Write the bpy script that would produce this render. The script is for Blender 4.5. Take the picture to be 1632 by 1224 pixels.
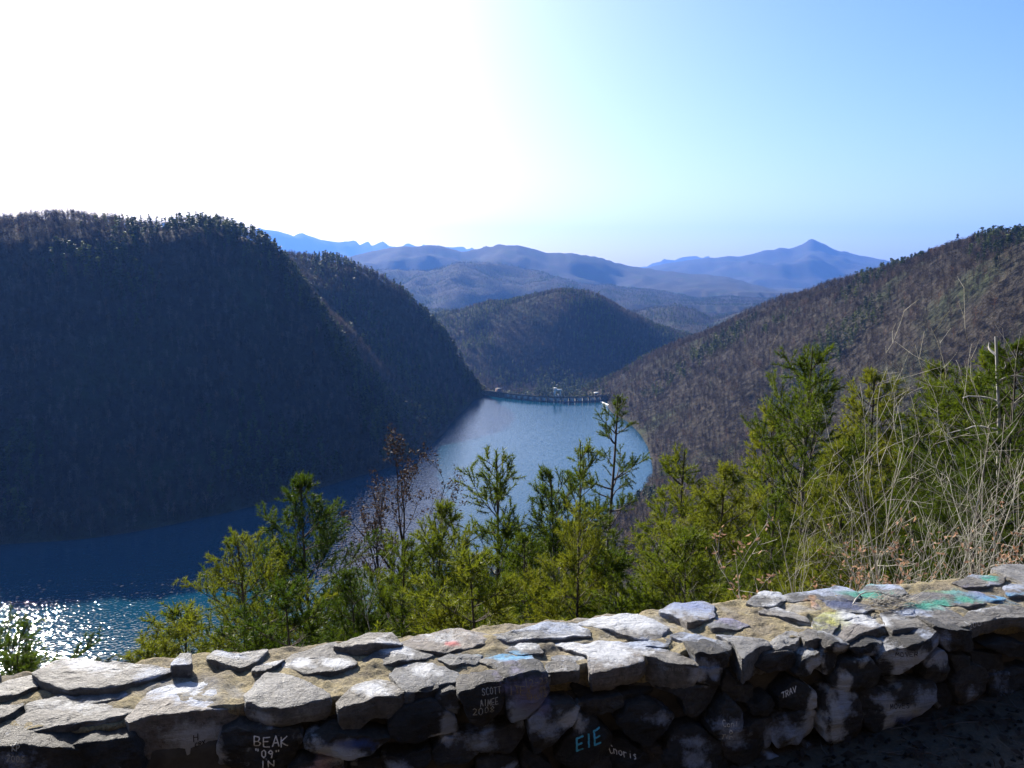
import bpy, math, random
import numpy as np
from mathutils import Vector
from mathutils.bvhtree import BVHTree

for o in list(bpy.data.objects):
    bpy.data.objects.remove(o)
scene = bpy.context.scene
col = scene.collection
R = math.radians

# ------------------------------------------------------------------ camera
EYE = 180.0                       # metres above the lake
FPX, CU, CV = 1280.0, 816.0, 612.0
PITCH = math.atan(167.0 / 1280.0)
cam_d = bpy.data.cameras.new('camera')
cam = bpy.data.objects.new('camera', cam_d)
col.objects.link(cam)
cam.location = (0, 0, EYE)
cam.rotation_euler = (math.pi / 2 - PITCH, 0, 0)
cam_d.sensor_width = 36.0
cam_d.lens = 36.0 * FPX / 1632.0
cam_d.clip_start = 0.05
cam_d.clip_end = 60000.0
scene.camera = cam

# ------------------------------------------------------------------ light
SUN_AZ, SUN_EL = R(-33.0), R(29.0)
world = bpy.data.worlds.new('World')
scene.world = world
world.use_nodes = True
wn = world.node_tree.nodes
wl = world.node_tree.links
sky = wn.new('ShaderNodeTexSky')
sky.sky_type = 'NISHITA'
sky.sun_disc = False
sky.sun_elevation = SUN_EL
sky.sun_rotation = SUN_AZ
sky.altitude = 400.0
sky.air_density = 1.0
sky.dust_density = 2.5
sky.ozone_density = 1.5
hs = wn.new('ShaderNodeHueSaturation')
hs.inputs['Saturation'].default_value = 1.4
hs.inputs['Hue'].default_value = 0.503
wl.new(sky.outputs[0], hs.inputs['Color'])
wl.new(hs.outputs[0], wn['Background'].inputs['Color'])
wn['Background'].inputs['Strength'].default_value = 0.075
sun_d = bpy.data.lights.new('sun', 'SUN')
sun_d.energy = 5.0
sun_d.angle = R(0.53)
sun_d.color = (1.0, 0.94, 0.84)
sun = bpy.data.objects.new('sun', sun_d)
col.objects.link(sun)
SUNV = Vector((math.sin(SUN_AZ) * math.cos(SUN_EL), math.cos(SUN_AZ) * math.cos(SUN_EL), math.sin(SUN_EL)))
sun.rotation_euler = SUNV.to_track_quat('Z', 'Y').to_euler()
sun.location = (0, 0, 600)
scene.view_settings.view_transform = 'Standard'
scene.view_settings.look = 'None'
scene.view_settings.exposure = 1.35
scene.view_settings.gamma = 1.0
scene.view_settings.use_curve_mapping = False
cy = scene.cycles
cy.max_bounces = 6
cy.diffuse_bounces = 2
cy.glossy_bounces = 3
cy.transmission_bounces = 3
cy.volume_bounces = 1
cy.transparent_max_bounces = 8

rng = np.random.default_rng(7)
random.seed(7)

# ------------------------------------------------------------------ helpers
CP, SP = math.cos(PITCH), math.sin(PITCH)

def ray(u, v):
    """direction of sight through a point of the photograph, (x, y, z)"""
    dx, dv = u - CU, v - CV
    return np.array([dx, FPX * CP - dv * SP, -(dv * CP + FPX * SP)])

def at_dist(u, v, D):
    d = ray(u, v)
    return np.array([0, 0, EYE]) + d * (D / math.hypot(d[0], d[1]))

def at_z(u, v, z):
    d = ray(u, v)
    return np.array([0, 0, EYE]) + d * ((z - EYE) / d[2])

def _hash(ix, iy, iz, seed):
    h = (ix.astype(np.int64) * 374761393 + iy.astype(np.int64) * 668265263 + iz.astype(np.int64) * 2147483647 + seed * 974634777) & 0xffffffff
    h = ((h ^ (h >> 13)) * 1274126177) & 0xffffffff
    h = ((h ^ (h >> 16)) * 2246822519) & 0xffffffff
    return ((h ^ (h >> 15)) & 0xffffff) / float(0xffffff)

def vnoise(x, y, z=None, seed=0):
    x = np.asarray(x, float); y = np.asarray(y, float)
    z = np.zeros_like(x) if z is None else np.asarray(z, float)
    x0, y0, z0 = np.floor(x), np.floor(y), np.floor(z)
    fx, fy, fz = x - x0, y - y0, z - z0
    fx = fx * fx * (3 - 2 * fx); fy = fy * fy * (3 - 2 * fy); fz = fz * fz * (3 - 2 * fz)
    r = 0
    for a in (0, 1):
        for b in (0, 1):
            for c in (0, 1):
                w = (fx if a else 1 - fx) * (fy if b else 1 - fy) * (fz if c else 1 - fz)
                r = r + w * _hash(x0 + a, y0 + b, z0 + c, seed)
    return r * 2 - 1

def fbm(x, y, z=None, seed=0, octaves=4, gain=0.5):
    r, a, f = 0, 1.0, 1.0
    for i in range(octaves):
        r = r + a * vnoise(x * f, y * f, None if z is None else z * f, seed + i * 17)
        a *= gain; f *= 2.03
    return r

def mesh_np(name, verts, faces, smooth=False):
    """faces: list of (F,k) integer arrays"""
    me = bpy.data.meshes.new(name)
    verts = np.asarray(verts, np.float32)
    if not isinstance(faces, list):
        faces = [faces]
    faces = [np.asarray(f, np.int32) for f in faces if len(f)]
    me.vertices.add(len(verts))
    me.vertices.foreach_set('co', verts.ravel())
    nl = sum(f.size for f in faces)
    me.loops.add(nl)
    me.loops.foreach_set('vertex_index', np.concatenate([f.ravel() for f in faces]))
    cnt = np.concatenate([np.full(len(f), f.shape[1], np.int32) for f in faces])
    start = np.concatenate([[0], np.cumsum(cnt)[:-1]]).astype(np.int32)
    me.polygons.add(len(cnt))
    me.polygons.foreach_set('loop_start', start)
    me.polygons.foreach_set('loop_total', cnt)
    if smooth:
        me.polygons.foreach_set('use_smooth', np.ones(len(cnt), bool))
    me.update(calc_edges=True)
    me.validate()
    return me

def link(name, data, mat=None, parent=None, label=None, cat=None, group=None, kind=None, loc=None):
    o = bpy.data.objects.new(name, data)
    col.objects.link(o)
    if mat is not None and data is not None and len(data.materials) == 0:
        data.materials.append(mat)
    if parent is not None:
        o.parent = parent
    if label: o['label'] = label
    if cat: o['category'] = cat
    if group: o['group'] = group
    if kind: o['kind'] = kind
    if loc is not None: o.location = loc
    return o

class MB:
    """collects boxes, tubes and loose faces into one mesh"""
    def __init__(s):
        s.v, s.q, s.t, s.n = [], [], [], 0
    def add(s, v, q=None, t=None):
        v = np.asarray(v, float)
        s.v.append(v)
        if q is not None and len(q): s.q.append(np.asarray(q) + s.n)
        if t is not None and len(t): s.t.append(np.asarray(t) + s.n)
        s.n += len(v)
    def box(s, c, size, rz=0.0):
        c = np.asarray(c, float); h = np.asarray(size, float) / 2
        p = np.array([[x, y, z] for x in (-1, 1) for y in (-1, 1) for z in (-1, 1)]) * h
        ca, sa = math.cos(rz), math.sin(rz)
        p = np.stack([p[:, 0] * ca - p[:, 1] * sa, p[:, 0] * sa + p[:, 1] * ca, p[:, 2]], 1) + c
        s.add(p, [[0, 1, 3, 2], [4, 6, 7, 5], [0, 4, 5, 1], [2, 3, 7, 6], [0, 2, 6, 4], [1, 5, 7, 3]])
    def tube(s, pts, rad, k=5):
        pts = np.asarray(pts, float); n = len(pts)
        rad = np.broadcast_to(np.asarray(rad, float), (n,))
        t = np.gradient(pts, axis=0)
        t /= np.linalg.norm(t, axis=1)[:, None] + 1e-9
        ref = np.array([0.0, 0.0, 1.0]) if abs(t[0, 2]) < 0.8 else np.array([1.0, 0.0, 0.0])
        a = np.cross(t, ref); a /= np.linalg.norm(a, axis=1)[:, None] + 1e-9
        b = np.cross(t, a)
        ang = np.arange(k) * 2 * math.pi / k
        ring = pts[:, None, :] + rad[:, None, None] * (np.cos(ang)[None, :, None] * a[:, None, :] + np.sin(ang)[None, :, None] * b[:, None, :])
        i = np.arange(n - 1)[:, None] * k; j = np.arange(k)[None, :]; j2 = (j + 1) % k
        q = np.stack([i + j, i + j2, i + k + j2, i + k + j], -1).reshape(-1, 4)
        s.add(ring.reshape(-1, 3), q)
    def mesh(s, name, smooth=False):
        f = []
        if s.q: f.append(np.concatenate(s.q))
        if s.t: f.append(np.concatenate(s.t))
        return mesh_np(name, np.concatenate(s.v), f, smooth)

# ------------------------------------------------------------------ materials
def material(name):
    m = bpy.data.materials.new(name)
    m.use_nodes = True
    nt = m.node_tree
    return m, nt, nt.nodes['Principled BSDF']

def nd(nt, kind, **kw):
    n = nt.nodes.new(kind)
    for k, v in kw.items():
        if k in n.bl_rna.properties.keys():
            setattr(n, k, v)
        else:
            n.inputs[k].default_value = v
    return n

def ramp(nt, fac, stops):
    r = nt.nodes.new('ShaderNodeValToRGB')
    el = r.color_ramp.elements
    while len(el) < len(stops): el.new(0.5)
    for e, (p, c) in zip(el, stops):
        e.position = p
        e.color = (*c, 1) if len(c) == 3 else c
    nt.links.new(fac, r.inputs['Fac'])
    return r.outputs['Color']

def noise(nt, coord, scale, detail=4, rough=0.55, out='Fac'):
    n = nd(nt, 'ShaderNodeTexNoise', Scale=scale, Detail=detail, Roughness=rough)
    nt.links.new(coord, n.inputs['Vector'])
    return n.outputs[out]

def mix(nt, fac, a, b, blend='MIX'):
    m = nt.nodes.new('ShaderNodeMix')
    m.data_type = 'RGBA'; m.blend_type = blend
    for s, v in ((m.inputs[0], fac), (m.inputs[6], a), (m.inputs[7], b)):
        if hasattr(v, 'is_linked'): nt.links.new(v, s)
        elif isinstance(v, (int, float)): s.default_value = v
        else: s.default_value = (*v, 1)
    return m.outputs[2]

def bump(nt, bsdf, h, strength=0.5, dist=0.02):
    b = nd(nt, 'ShaderNodeBump', Strength=strength, Distance=dist)
    nt.links.new(h, b.inputs['Height'])
    nt.links.new(b.outputs[0], bsdf.inputs['Normal'])

def leafy(name, stops, transl=0.4, rough=0.55, per_clump=None):
    """foliage: thin faces that let some sun through"""
    m, nt, b = material(name)
    info = nd(nt, 'ShaderNodeObjectInfo')
    geo = nd(nt, 'ShaderNodeNewGeometry')
    a = nt.nodes.new('ShaderNodeMath'); a.operation = 'ADD'
    nt.links.new(info.outputs['Random'], a.inputs[0])
    if per_clump:
        tc = nd(nt, 'ShaderNodeTexCoord')
        nz = noise(nt, tc.outputs['Object'], per_clump, 3)
        ml = nt.nodes.new('ShaderNodeMath'); ml.operation = 'MULTIPLY_ADD'
        nt.links.new(nz, ml.inputs[0]); ml.inputs[1].default_value = 1.4; ml.inputs[2].default_value = -0.7
        nt.links.new(ml.outputs[0], a.inputs[1])
    else:
        a.inputs[1].default_value = 0.0
    c = ramp(nt, a.outputs[0], stops)
    nt.links.new(c, b.inputs['Base Color'])
    b.inputs['Roughness'].default_value = rough
    b.inputs['Specular IOR Level'].default_value = 0.14
    tr = nd(nt, 'ShaderNodeBsdfTranslucent')
    nt.links.new(c, tr.inputs['Color'])
    ms = nd(nt, 'ShaderNodeMixShader', Fac=transl)
    nt.links.new(b.outputs[0], ms.inputs[1]); nt.links.new(tr.outputs[0], ms.inputs[2])
    nt.links.new(ms.outputs[0], nt.nodes['Material Output'].inputs['Surface'])
    return m

M = {}
# forest floor and far wooded slopes: leaf litter, bare brown hardwoods, patches of pine
m, nt, b = material('wooded_slope')
geo = nd(nt, 'ShaderNodeNewGeometry')
pos = geo.outputs['Position']
n1 = noise(nt, pos, 0.006, 6, 0.65)
n2 = noise(nt, pos, 0.09, 5, 0.7)
n3 = noise(nt, pos, 1.5, 3)
brown = ramp(nt, n2, [(0.3, (0.028, 0.024, 0.02)), (0.55, (0.046, 0.039, 0.031)), (0.75, (0.066, 0.056, 0.043))])
pinec = ramp(nt, n2, [(0.3, (0.018, 0.034, 0.012)), (0.7, (0.05, 0.075, 0.025))])
msk = ramp(nt, n1, [(0.5, (0, 0, 0)), (0.62, (0.5, 0.5, 0.5))])
nt.links.new(mix(nt, msk, brown, pinec), b.inputs['Base Color'])
b.inputs['Roughness'].default_value = 0.95
b.inputs['Specular IOR Level'].default_value = 0.1
bump(nt, b, n2, 1.0, 9.0)
M['slope'] = m
# gravel and dirt beside the wall
m, nt, b = material('dirt')
geo = nd(nt, 'ShaderNodeNewGeometry')
pos = geo.outputs['Position']
n1 = noise(nt, pos, 3.0, 6, 0.7)
n2 = noise(nt, pos, 45.0, 4, 0.7)
c = ramp(nt, n1, [(0.3, (0.035, 0.026, 0.019)), (0.7, (0.1, 0.075, 0.052))])
nt.links.new(mix(nt, 0.6, c, ramp(nt, n2, [(0.3, (0.35, 0.35, 0.35)), (0.7, (1.3, 1.2, 1.1))]), 'MULTIPLY'), b.inputs['Base Color'])
b.inputs['Roughness'].default_value = 0.95
bump(nt, b, n2, 0.8, 0.015)
M['dirt'] = m
# lake
m, nt, b = material('lake_water')
geo = nd(nt, 'ShaderNodeNewGeometry')
pos = geo.outputs['Position']
b.inputs['Base Color'].default_value = (0.003, 0.042, 0.075, 1)
b.inputs['Roughness'].default_value = 0.045
b.inputs['IOR'].default_value = 1.333
w1 = noise(nt, pos, 0.45, 1.0, 0.5)
w2 = noise(nt, pos, 0.02, 2, 0.5)
bump(nt, b, w1, 1.0, 0.27)
M['water'] = m
# foliage and bark
M['needle'] = leafy('pine_needles', [(0.0, (0.045, 0.078, 0.006)), (0.5, (0.1, 0.138, 0.008)), (1.0, (0.18, 0.195, 0.014))], 0.5, 0.5, 1.3)
M['far_pine'] = leafy('distant_pine_foliage', [(0.0, (0.012, 0.022, 0.007)), (0.6, (0.042, 0.062, 0.014)), (1.0, (0.11, 0.13, 0.025))], 0.3)
M['far_bare'] = leafy('distant_bare_twigs', [(0.0, (0.022, 0.016, 0.016)), (0.45, (0.066, 0.05, 0.039)), (0.8, (0.12, 0.093, 0.07)), (0.92, (0.19, 0.155, 0.12)), (1.0, (0.17, 0.085, 0.05))], 0.15, 0.9)
M['dead_leaf'] = leafy('dead_leaves', [(0.0, (0.22, 0.1, 0.055)), (0.5, (0.34, 0.2, 0.12)), (1.0, (0.45, 0.3, 0.2))], 0.35, 0.6, 9.0)
M['dark_leaf'] = leafy('dark_withered_leaves', [(0.0, (0.03, 0.021, 0.017)), (1.0, (0.07, 0.045, 0.034))], 0.3, 0.7, 5.0)
def bark(name, c0, c1, scale=6.0):
    m, nt, b = material(name)
    tc = nd(nt, 'ShaderNodeTexCoord')
    mp = nd(nt, 'ShaderNodeMapping'); mp.inputs['Scale'].default_value = (1, 1, 0.25)
    nt.links.new(tc.outputs['Object'], mp.inputs[0])
    n = noise(nt, mp.outputs[0], scale, 5, 0.7)
    nt.links.new(ramp(nt, n, [(0.35, c0), (0.65, c1)]), b.inputs['Base Color'])
    b.inputs['Roughness'].default_value = 0.85
    bump(nt, b, n, 0.5, 0.01)
    return m
M['pine_bark'] = bark('pine_bark', (0.035, 0.026, 0.022), (0.11, 0.085, 0.07))
M['grey_bark'] = bark('grey_bark', (0.15, 0.14, 0.105), (0.52, 0.49, 0.4))
M['dark_bark'] = bark('dark_bark', (0.03, 0.024, 0.022), (0.07, 0.055, 0.05))
M['dead_wood'] = bark('bleached_dead_wood', (0.2, 0.185, 0.16), (0.5, 0.47, 0.42))
def plain(name, c, rough=0.8, var=0.25, scale=0.5):
    m, nt, b = material(name)
    geo = nd(nt, 'ShaderNodeNewGeometry')
    n = noise(nt, geo.outputs['Position'], scale, 5, 0.65)
    lo = tuple(x * (1 - var) for x in c); hi = tuple(min(1, x * (1 + var)) for x in c)
    nt.links.new(ramp(nt, n, [(0.3, lo), (0.7, hi)]), b.inputs['Base Color'])
    b.inputs['Roughness'].default_value = rough
    return m
M['concrete'] = plain('weathered_concrete', (0.16, 0.15, 0.14), 0.9, 0.45, 0.3)
M['pale_concrete'] = plain('pale_concrete', (0.36, 0.34, 0.31), 0.9, 0.3, 0.3)
M['white_paint'] = plain('white_painted_metal', (0.78, 0.78, 0.76), 0.5, 0.05)
M['steel'] = plain('steel', (0.2, 0.21, 0.22), 0.5, 0.2)
M['pink_brick'] = plain('faded_red_brick', (0.3, 0.2, 0.18), 0.9, 0.2)

# ------------------------------------------------------------------ terrain
def ridge_pts(lst, lower):
    return [tuple(at_dist(u, v, D) - np.array([0, 0, lower])) for u, v, D in lst]

ctrl = []
# shorelines (z = 0) and lake bed
for u, v in [(0, 868), (100, 862), (200, 850), (320, 826), (430, 800), (560, 762), (640, 738), (690, 706), (715, 680), (738, 655), (758, 635)]:
    p = at_z(u, v, 0); ctrl.append((p[0], p[1], 0.0))
ctrl += [(-430, 490, 0), (-540, 455, 0), (-680, 430, 0), (-58, 1255, 4)]
for u, v in [(968, 640), (1000, 672), (1020, 692), (1032, 712), (1040, 750), (1022, 782), (990, 815)]:
    p = at_z(u, v, 0); ctrl.append((p[0], p[1], 0.0))
ctrl += [(30, 530, 0), (-60, 430, 0), (-150, 350, 0), (-300, 285, 0), (-500, 250, 0), (-700, 240, 0)]
ctrl += [(-260, 440, -22), (-100, 560, -25), (-20, 760, -25), (30, 950, -25), (45, 1100, -28), (-180, 460, -22), (50, 660, -20), (-450, 370, -22), (-650, 340, -22)]
# left mountain: crest, its spur down to the lake, and the second ridge behind
ctrl += ridge_pts([(0, 346, 950), (80, 344, 945), (150, 340, 935), (230, 341, 925), (300, 344, 905), (345, 352, 900), (385, 366, 900), (430, 388, 895), (485, 440, 895),
                   (535, 512, 885), (600, 606, 885)], 11)
ctrl += [(-640, 760, 235), (-800, 700, 228), (-1000, 640, 225)]
ctrl += ridge_pts([(400, 408, 1300), (475, 406, 1295), (520, 404, 1280), (560, 412, 1265), (620, 446, 1255), (680, 497, 1245), (730, 556, 1240), (762, 606, 1238)], 10)
ctrl += [tuple(at_dist(515, 500, 1070)), tuple(at_dist(600, 560, 1080))]
ctrl += [(-640, 1080, 170), (-460, 1180, 150), (-900, 950, 170), (-450, 1500, 90), (-200, 1520, 40), (-1000, 1300, 90)]
# right mountain
ctrl += ridge_pts([(1700, 345, 700), (1632, 360, 720), (1540, 380, 800), (1470, 396, 900), (1400, 420, 1020), (1300, 453, 1120), (1200, 490, 1210), (1130, 526, 1270),
                   (1040, 560, 1340), (980, 594, 1335), (940, 613, 1325), (918, 623, 1318)], 9)
ctrl += [(700, 600, 236), (760, 420, 240), (820, 900, 160), (620, 1250, 110), (800, 1300, 80), (450, 1500, 40), (1000, 700, 200)]
ctrl += [(250, 830, 78), (300, 700, 105), (280, 560, 95), (420, 600, 165), (240, 1000, 72), (420, 420, 160), (205, 1170, 56)]
# the slope under the overlook
ctrl += [(0, 260, 70), (-80, 300, 36), (120, 330, 72), (130, 480, 42), (-120, 220, 72), (-260, 170, 66), (220, 260, 118), (300, 330, 130), (-350, 120, 80), (-600, 60, 110), (200, 90, 185), (500, 150, 240)]
# river below the dam, and the wooded hill behind it
ctrl += [(40, 1275, -45), (0, 1330, -50), (120, 1430, -50), (60, 1560, -50), (-60, 1480, -45), (-20, 1300, -20)]
ctrl += ridge_pts([(700, 512, 2010), (740, 498, 2000), (800, 487, 1975), (850, 476, 1950), (885, 471, 1940), (920, 468, 1940), (950, 474, 1940), (975, 492, 1930), (1000, 515, 1915), (1040, 552, 1890)], 9)
ctrl += [tuple(at_dist(755, 560, 1800)), tuple(at_dist(830, 610, 1690)), tuple(at_dist(900, 612, 1680)), tuple(at_dist(960, 606, 1700)), tuple(at_dist(690, 560, 1900))]
ctrl += [(-100, 2250, 90), (150, 2250, 90), (400, 2200, 40), (600, 1900, 0), (-400, 2100, 60), (900, 1800, 60), (-900, 1900, 80)]
C = np.array(ctrl)

def tps_fit(C, smooth=0.0):
    X = C[:, :2] / 500.0
    d2 = ((X[:, None] - X[None]) ** 2).sum(-1)
    K = np.where(d2 > 0, 0.5 * d2 * np.log(np.maximum(d2, 1e-12)), 0) + np.eye(len(X)) * smooth
    Pm = np.hstack([np.ones((len(X), 1)), X])
    A = np.block([[K, Pm], [Pm.T, np.zeros((3, 3))]])
    w = np.linalg.solve(A, np.concatenate([C[:, 2], np.zeros(3)]))
    return X, w
TX, TW = tps_fit(C, 0.0004)

def tps(x, y):
    sh = x.shape
    q = np.stack([x.ravel(), y.ravel()], 1) / 500.0
    out = np.empty(len(q))
    for i in range(0, len(q), 20000):
        s = q[i:i + 20000]
        d2 = ((s[:, None] - TX[None]) ** 2).sum(-1)
        out[i:i + 20000] = (0.5 * d2 * np.log(np.maximum(d2, 1e-12))) @ TW[:-3] + TW[-3] + s @ TW[-2:]
    return out.reshape(sh)

RANGES = [  # traced crest (u, v), distance, front width, back width, foot level
    ([(-300, 480), (900, 500), (985, 505), (1010, 498), (1040, 490), (1075, 488), (1105, 494), (1135, 512), (1170, 500), (1230, 482), (1300, 475), (2000, 460)], 3300, 520, 600, 0),
    ([(-300, 430), (560, 436), (620, 428), (680, 432), (730, 418), (780, 417), (830, 425), (880, 440), (930, 452), (980, 456), (1040, 464), (1110, 476), (1180, 474), (1230, 478), (2000, 470)], 5400, 1100, 1200, 40),
    ([(-300, 400), (480, 408), (560, 404), (600, 398), (640, 390), (680, 388), (705, 391), (735, 399), (770, 393), (800, 389), (825, 389), (850, 395), (870, 402), (920, 404), (955, 409), (990, 420),
      (1040, 428), (1100, 436), (1160, 440), (1200, 452), (1240, 462), (2000, 470)], 8000, 1700, 1600, 80),
    ([(-300, 440), (960, 432), (1020, 428), (1075, 418), (1120, 414), (1160, 408), (1180, 409), (1215, 402), (1245, 395), (1262, 397), (1278, 389), (1292, 379), (1306, 386), (1325, 395), (1360, 403), (1400, 412), (1500, 425), (2000, 430)], 13500, 3600, 2200, 120),
    ([(-300, 440), (980, 432), (1020, 424), (1060, 412), (1085, 408), (1125, 406), (1150, 412), (1200, 425), (2000, 440)], 18000, 2800, 1200, 120),
    ([(-300, 350), (300, 352), (430, 363), (470, 367), (520, 375), (580, 384), (640, 387), (720, 390), (800, 400), (900, 425), (2000, 445)], 20500, 1800, 700, 120),
]
RNG = []
for pts, D, wf, wb, zb in RANGES:
    a, zc = [], []
    for u, v in pts:
        p = at_dist(u, v, D)
        a.append(math.atan2(p[0], p[1])); zc.append(p[2])
    RNG.append((np.array(a), np.array(zc), D, wf, wb, zb))

WALL_DIR = np.array([math.cos(R(13.5)), math.sin(R(13.5))])

def sstep(a, b, x):
    t = np.clip((x - a) / (b - a), 0, 1)
    return t * t * (3 - 2 * t)

def own_slope(x, y):
    s = -0.233 * x + 0.972 * y
    d = np.interp(s, [-400, -70, -9, -5, 3.0, 4.5, 25, 100, 200, 300, 400], [-250, -80, -3.0, 1.55, 1.55, 2.6, 20.5, 66, 112, 150, 185])  # unseen bank behind the camera, steepened to darken the wall front
    ground = 1.48 + np.clip(0.12 * (1.5 - x), -0.15, 0.3)
    d = np.where(s < 3.0, np.maximum(ground, 0) * (s > -5) + d * (s <= -5), d)
    return EYE - d + sstep(4, 15, s) * 1.1 * fbm(x * 0.12, y * 0.12, seed=3)

def height(x, y):
    x = np.asarray(x, float); y = np.asarray(y, float)
    r = np.hypot(x, y); az = np.arctan2(x, y)
    t = tps(x, y)
    # ravines and lumps, fading out at the shore and on the crests that were traced
    lump = fbm(x / 130, y / 130, seed=11, octaves=4)
    gully = 1 - np.abs(fbm(x / 170 + 3, y / 170, seed=23, octaves=3))
    amp = sstep(5, 60, t)
    rib = 1 - np.abs(fbm(x / 75 + 9, y / 75, seed=29, octaves=3))
    t = t + amp * (4.5 * lump + 9.0 * (gully - 0.8) + 9.0 * (rib - 0.78) * (x < 0) * sstep(0, 80, -x))
    front = sstep(-30, 40, y)
    own = own_slope(x, y)
    k = sstep(140, 330, r) * front
    near = own * (1 - k) + t * k
    f = sstep(2150, 2500, r)
    z = near * (1 - f) + 0 * f
    z = np.where(y < -10, own, z)
    for i, (a, zc, D, wf, wb, zb) in enumerate(RNG):
        c = np.interp(az, a, zc) + 0.0009 * D * fbm(az * 60, az * 0, seed=31 + i, octaves=3)
        Dn = D + 0.05 * D * vnoise(az * 14, az * 0, seed=41 + i)
        q = np.where(r < Dn, (Dn - r) / wf, (r - Dn) / wb)
        prof = np.clip(1 - q, 0, 1)
        prof = prof ** 0.85
        g = 1 - np.abs(fbm(x / (0.09 * D), y / (0.09 * D), seed=51 + i, octaves=4))
        zz = zb + (c - zb) * prof + np.minimum(q * 2.2, 1) * (c - zb) * 0.42 * (g - 0.85) * (prof > 0)
        ok = (prof > 0) & (np.abs(az) < R(60))
        z = np.where(ok, np.maximum(z, zz), z)
    return np.maximum(z, -58)

def h1(x, y):
    return float(height(np.array([x]), np.array([y]))[0])

# one sheet in polar rows around the overlook, cut into the pieces of the setting
rad = np.concatenate([np.linspace(0.4, 12, 30), np.geomspace(12.6, 300, 80), np.arange(307, 1500, 7.5), np.arange(1512, 2500, 14), np.geomspace(2520, 22000, 170)])
azv = np.radians(np.concatenate([np.arange(-180, -45, 5.0), np.arange(-45, 45, 0.2), np.arange(45, 180, 5.0)]))
RR, AA = np.meshgrid(rad, azv, indexing='ij')
TXY = (RR * np.sin(AA), RR * np.cos(AA))
TZ = height(*TXY)
nr, na = RR.shape
vid = np.arange(nr * na).reshape(nr, na)
quad = np.stack([vid[:-1, :], vid[1:, :], np.roll(vid, -1, 1)[1:, :], np.roll(vid, -1, 1)[:-1, :]], -1)
cx = TXY[0][:-1, :]; cyy = TXY[1][:-1, :]; cr = RR[:-1, :]
mid_x = np.interp(cyy, [330, 400, 470, 600, 1000, 1260, 1500], [-620, -350, -140, -20, 40, 45, 30])
region = np.full(cr.shape, 0)
region[(cr >= 14)] = 1                                       # slope under the overlook
region[(cr >= 300) & (cyy > 0) & (cx >= mid_x)] = 2          # right mountain
region[(cr >= 300) & (cyy > 0) & (cx < mid_x)] = 3           # left mountain
region[(cr >= 1460) & (cyy > 0)] = 4
region[(cr >= 2400) & (cyy > 0)] = 5
region[(cr >= 4150) & (cyy > 0)] = 6
region[(cr >= 9800) & (cyy > 0)] = 7
VERT = np.stack([TXY[0].ravel(), TXY[1].ravel(), TZ.ravel()], 1)
for k, nm in enumerate(['ground', 'hillside', 'hill_right', 'hill_left', 'hill_middle', 'hills', 'mountains', 'mountains_far']):
    q = quad[region == k]
    if k == 1 and True:
        pass
    used, inv = np.unique(q, return_inverse=True)
    me = mesh_np(nm, VERT[used], inv.reshape(-1, 4)[:, ::-1], True)
    link(nm, me, M['dirt'] if k == 0 else M['slope'], kind='structure')

# what the overlook can see of the ground (with room for trees and a step aside)
tanv = (TZ + 16 - EYE) / RR
block = np.maximum.accumulate((TZ - 6 - EYE) / RR, axis=0)
SEEN = tanv >= block - 0.012
def seen(x, y):
    r = np.hypot(x, y); a = np.arctan2(x, y)
    i = np.clip(np.searchsorted(rad, r), 0, nr - 1)
    j = np.clip(np.searchsorted(azv, a), 0, na - 1)
    return SEEN[i, j]

# ------------------------------------------------------------------ lake and dam
def spline(pts, n):
    pts = np.asarray(pts, float)
    t = np.concatenate([[0], np.cumsum(np.linalg.norm(np.diff(pts, axis=0), axis=1))])
    tt = np.linspace(0, t[-1], n)
    # natural cubic through the points
    m = np.gradient(pts, t, axis=0)
    i = np.clip(np.searchsorted(t, tt) - 1, 0, len(t) - 2)
    h = (t[i + 1] - t[i]); s = ((tt - t[i]) / h)[:, None]; h = h[:, None]
    return ((2 * s**3 - 3 * s**2 + 1) * pts[i] + (s**3 - 2 * s**2 + s) * h * m[i] + (-2 * s**3 + 3 * s**2) * pts[i + 1] + (s**3 - s**2) * h * m[i + 1])

DAM = spline([(-62, 1262), (-15, 1220), (32, 1186), (66, 1175), (106, 1176), (145, 1195), (170, 1212)], 141)
edge = [(x, y + 2.0) for x, y in DAM]
lake_v = np.array([(-160, 1262, 0)] + [(x, y, 0) for x, y in edge] + [(200, 1212, 0), (200, 300, 0), (200, 150, 0), (-900, 150, 0), (-900, 700, 0), (-400, 1000, 0)], float)
link('lake', mesh_np('lake', lake_v, [np.arange(len(lake_v))[None, ::-1]]), M['water'], kind='structure')

def sweep(path, prof, name):
    """sweep a closed (offset, z) profile along a plan path"""
    p = np.asarray(path); t = np.gradient(p, axis=0); t /= np.linalg.norm(t, axis=1)[:, None]
    n = np.stack([-t[:, 1], t[:, 0]], 1)
    k = len(prof)
    v = np.array([[(*(p[i] + n[i] * o), z) for o, z in prof] for i in range(len(p))]).reshape(-1, 3)
    i = np.arange(len(p) - 1)[:, None] * k; j = np.arange(k)[None]; j2 = (j + 1) % k
    q = np.stack([i + j, i + j2, i + k + j2, i + k + j], -1).reshape(-1, 4)
    caps = [np.arange(k)[None, ::-1], (np.arange(k) + (len(p) - 1) * k)[None]]
    return mesh_np(name, v, [q] + caps)
dam = link('dam', None, label='curved concrete dam closing the far end of the blue lake', cat='dam', loc=(0, 0, 0))
link('dam_wall', sweep(DAM, [(0.3, -40), (6, -50), (4.5, 1.2), (0.3, 1.2)], 'dam_wall'), M['concrete'], dam)
link('abutment', sweep(DAM[:36], [(-0.2, -12), (4.7, -12), (4.7, 6.1), (-0.2, 6.1)], 'abutment'), M['concrete'], dam)
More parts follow.
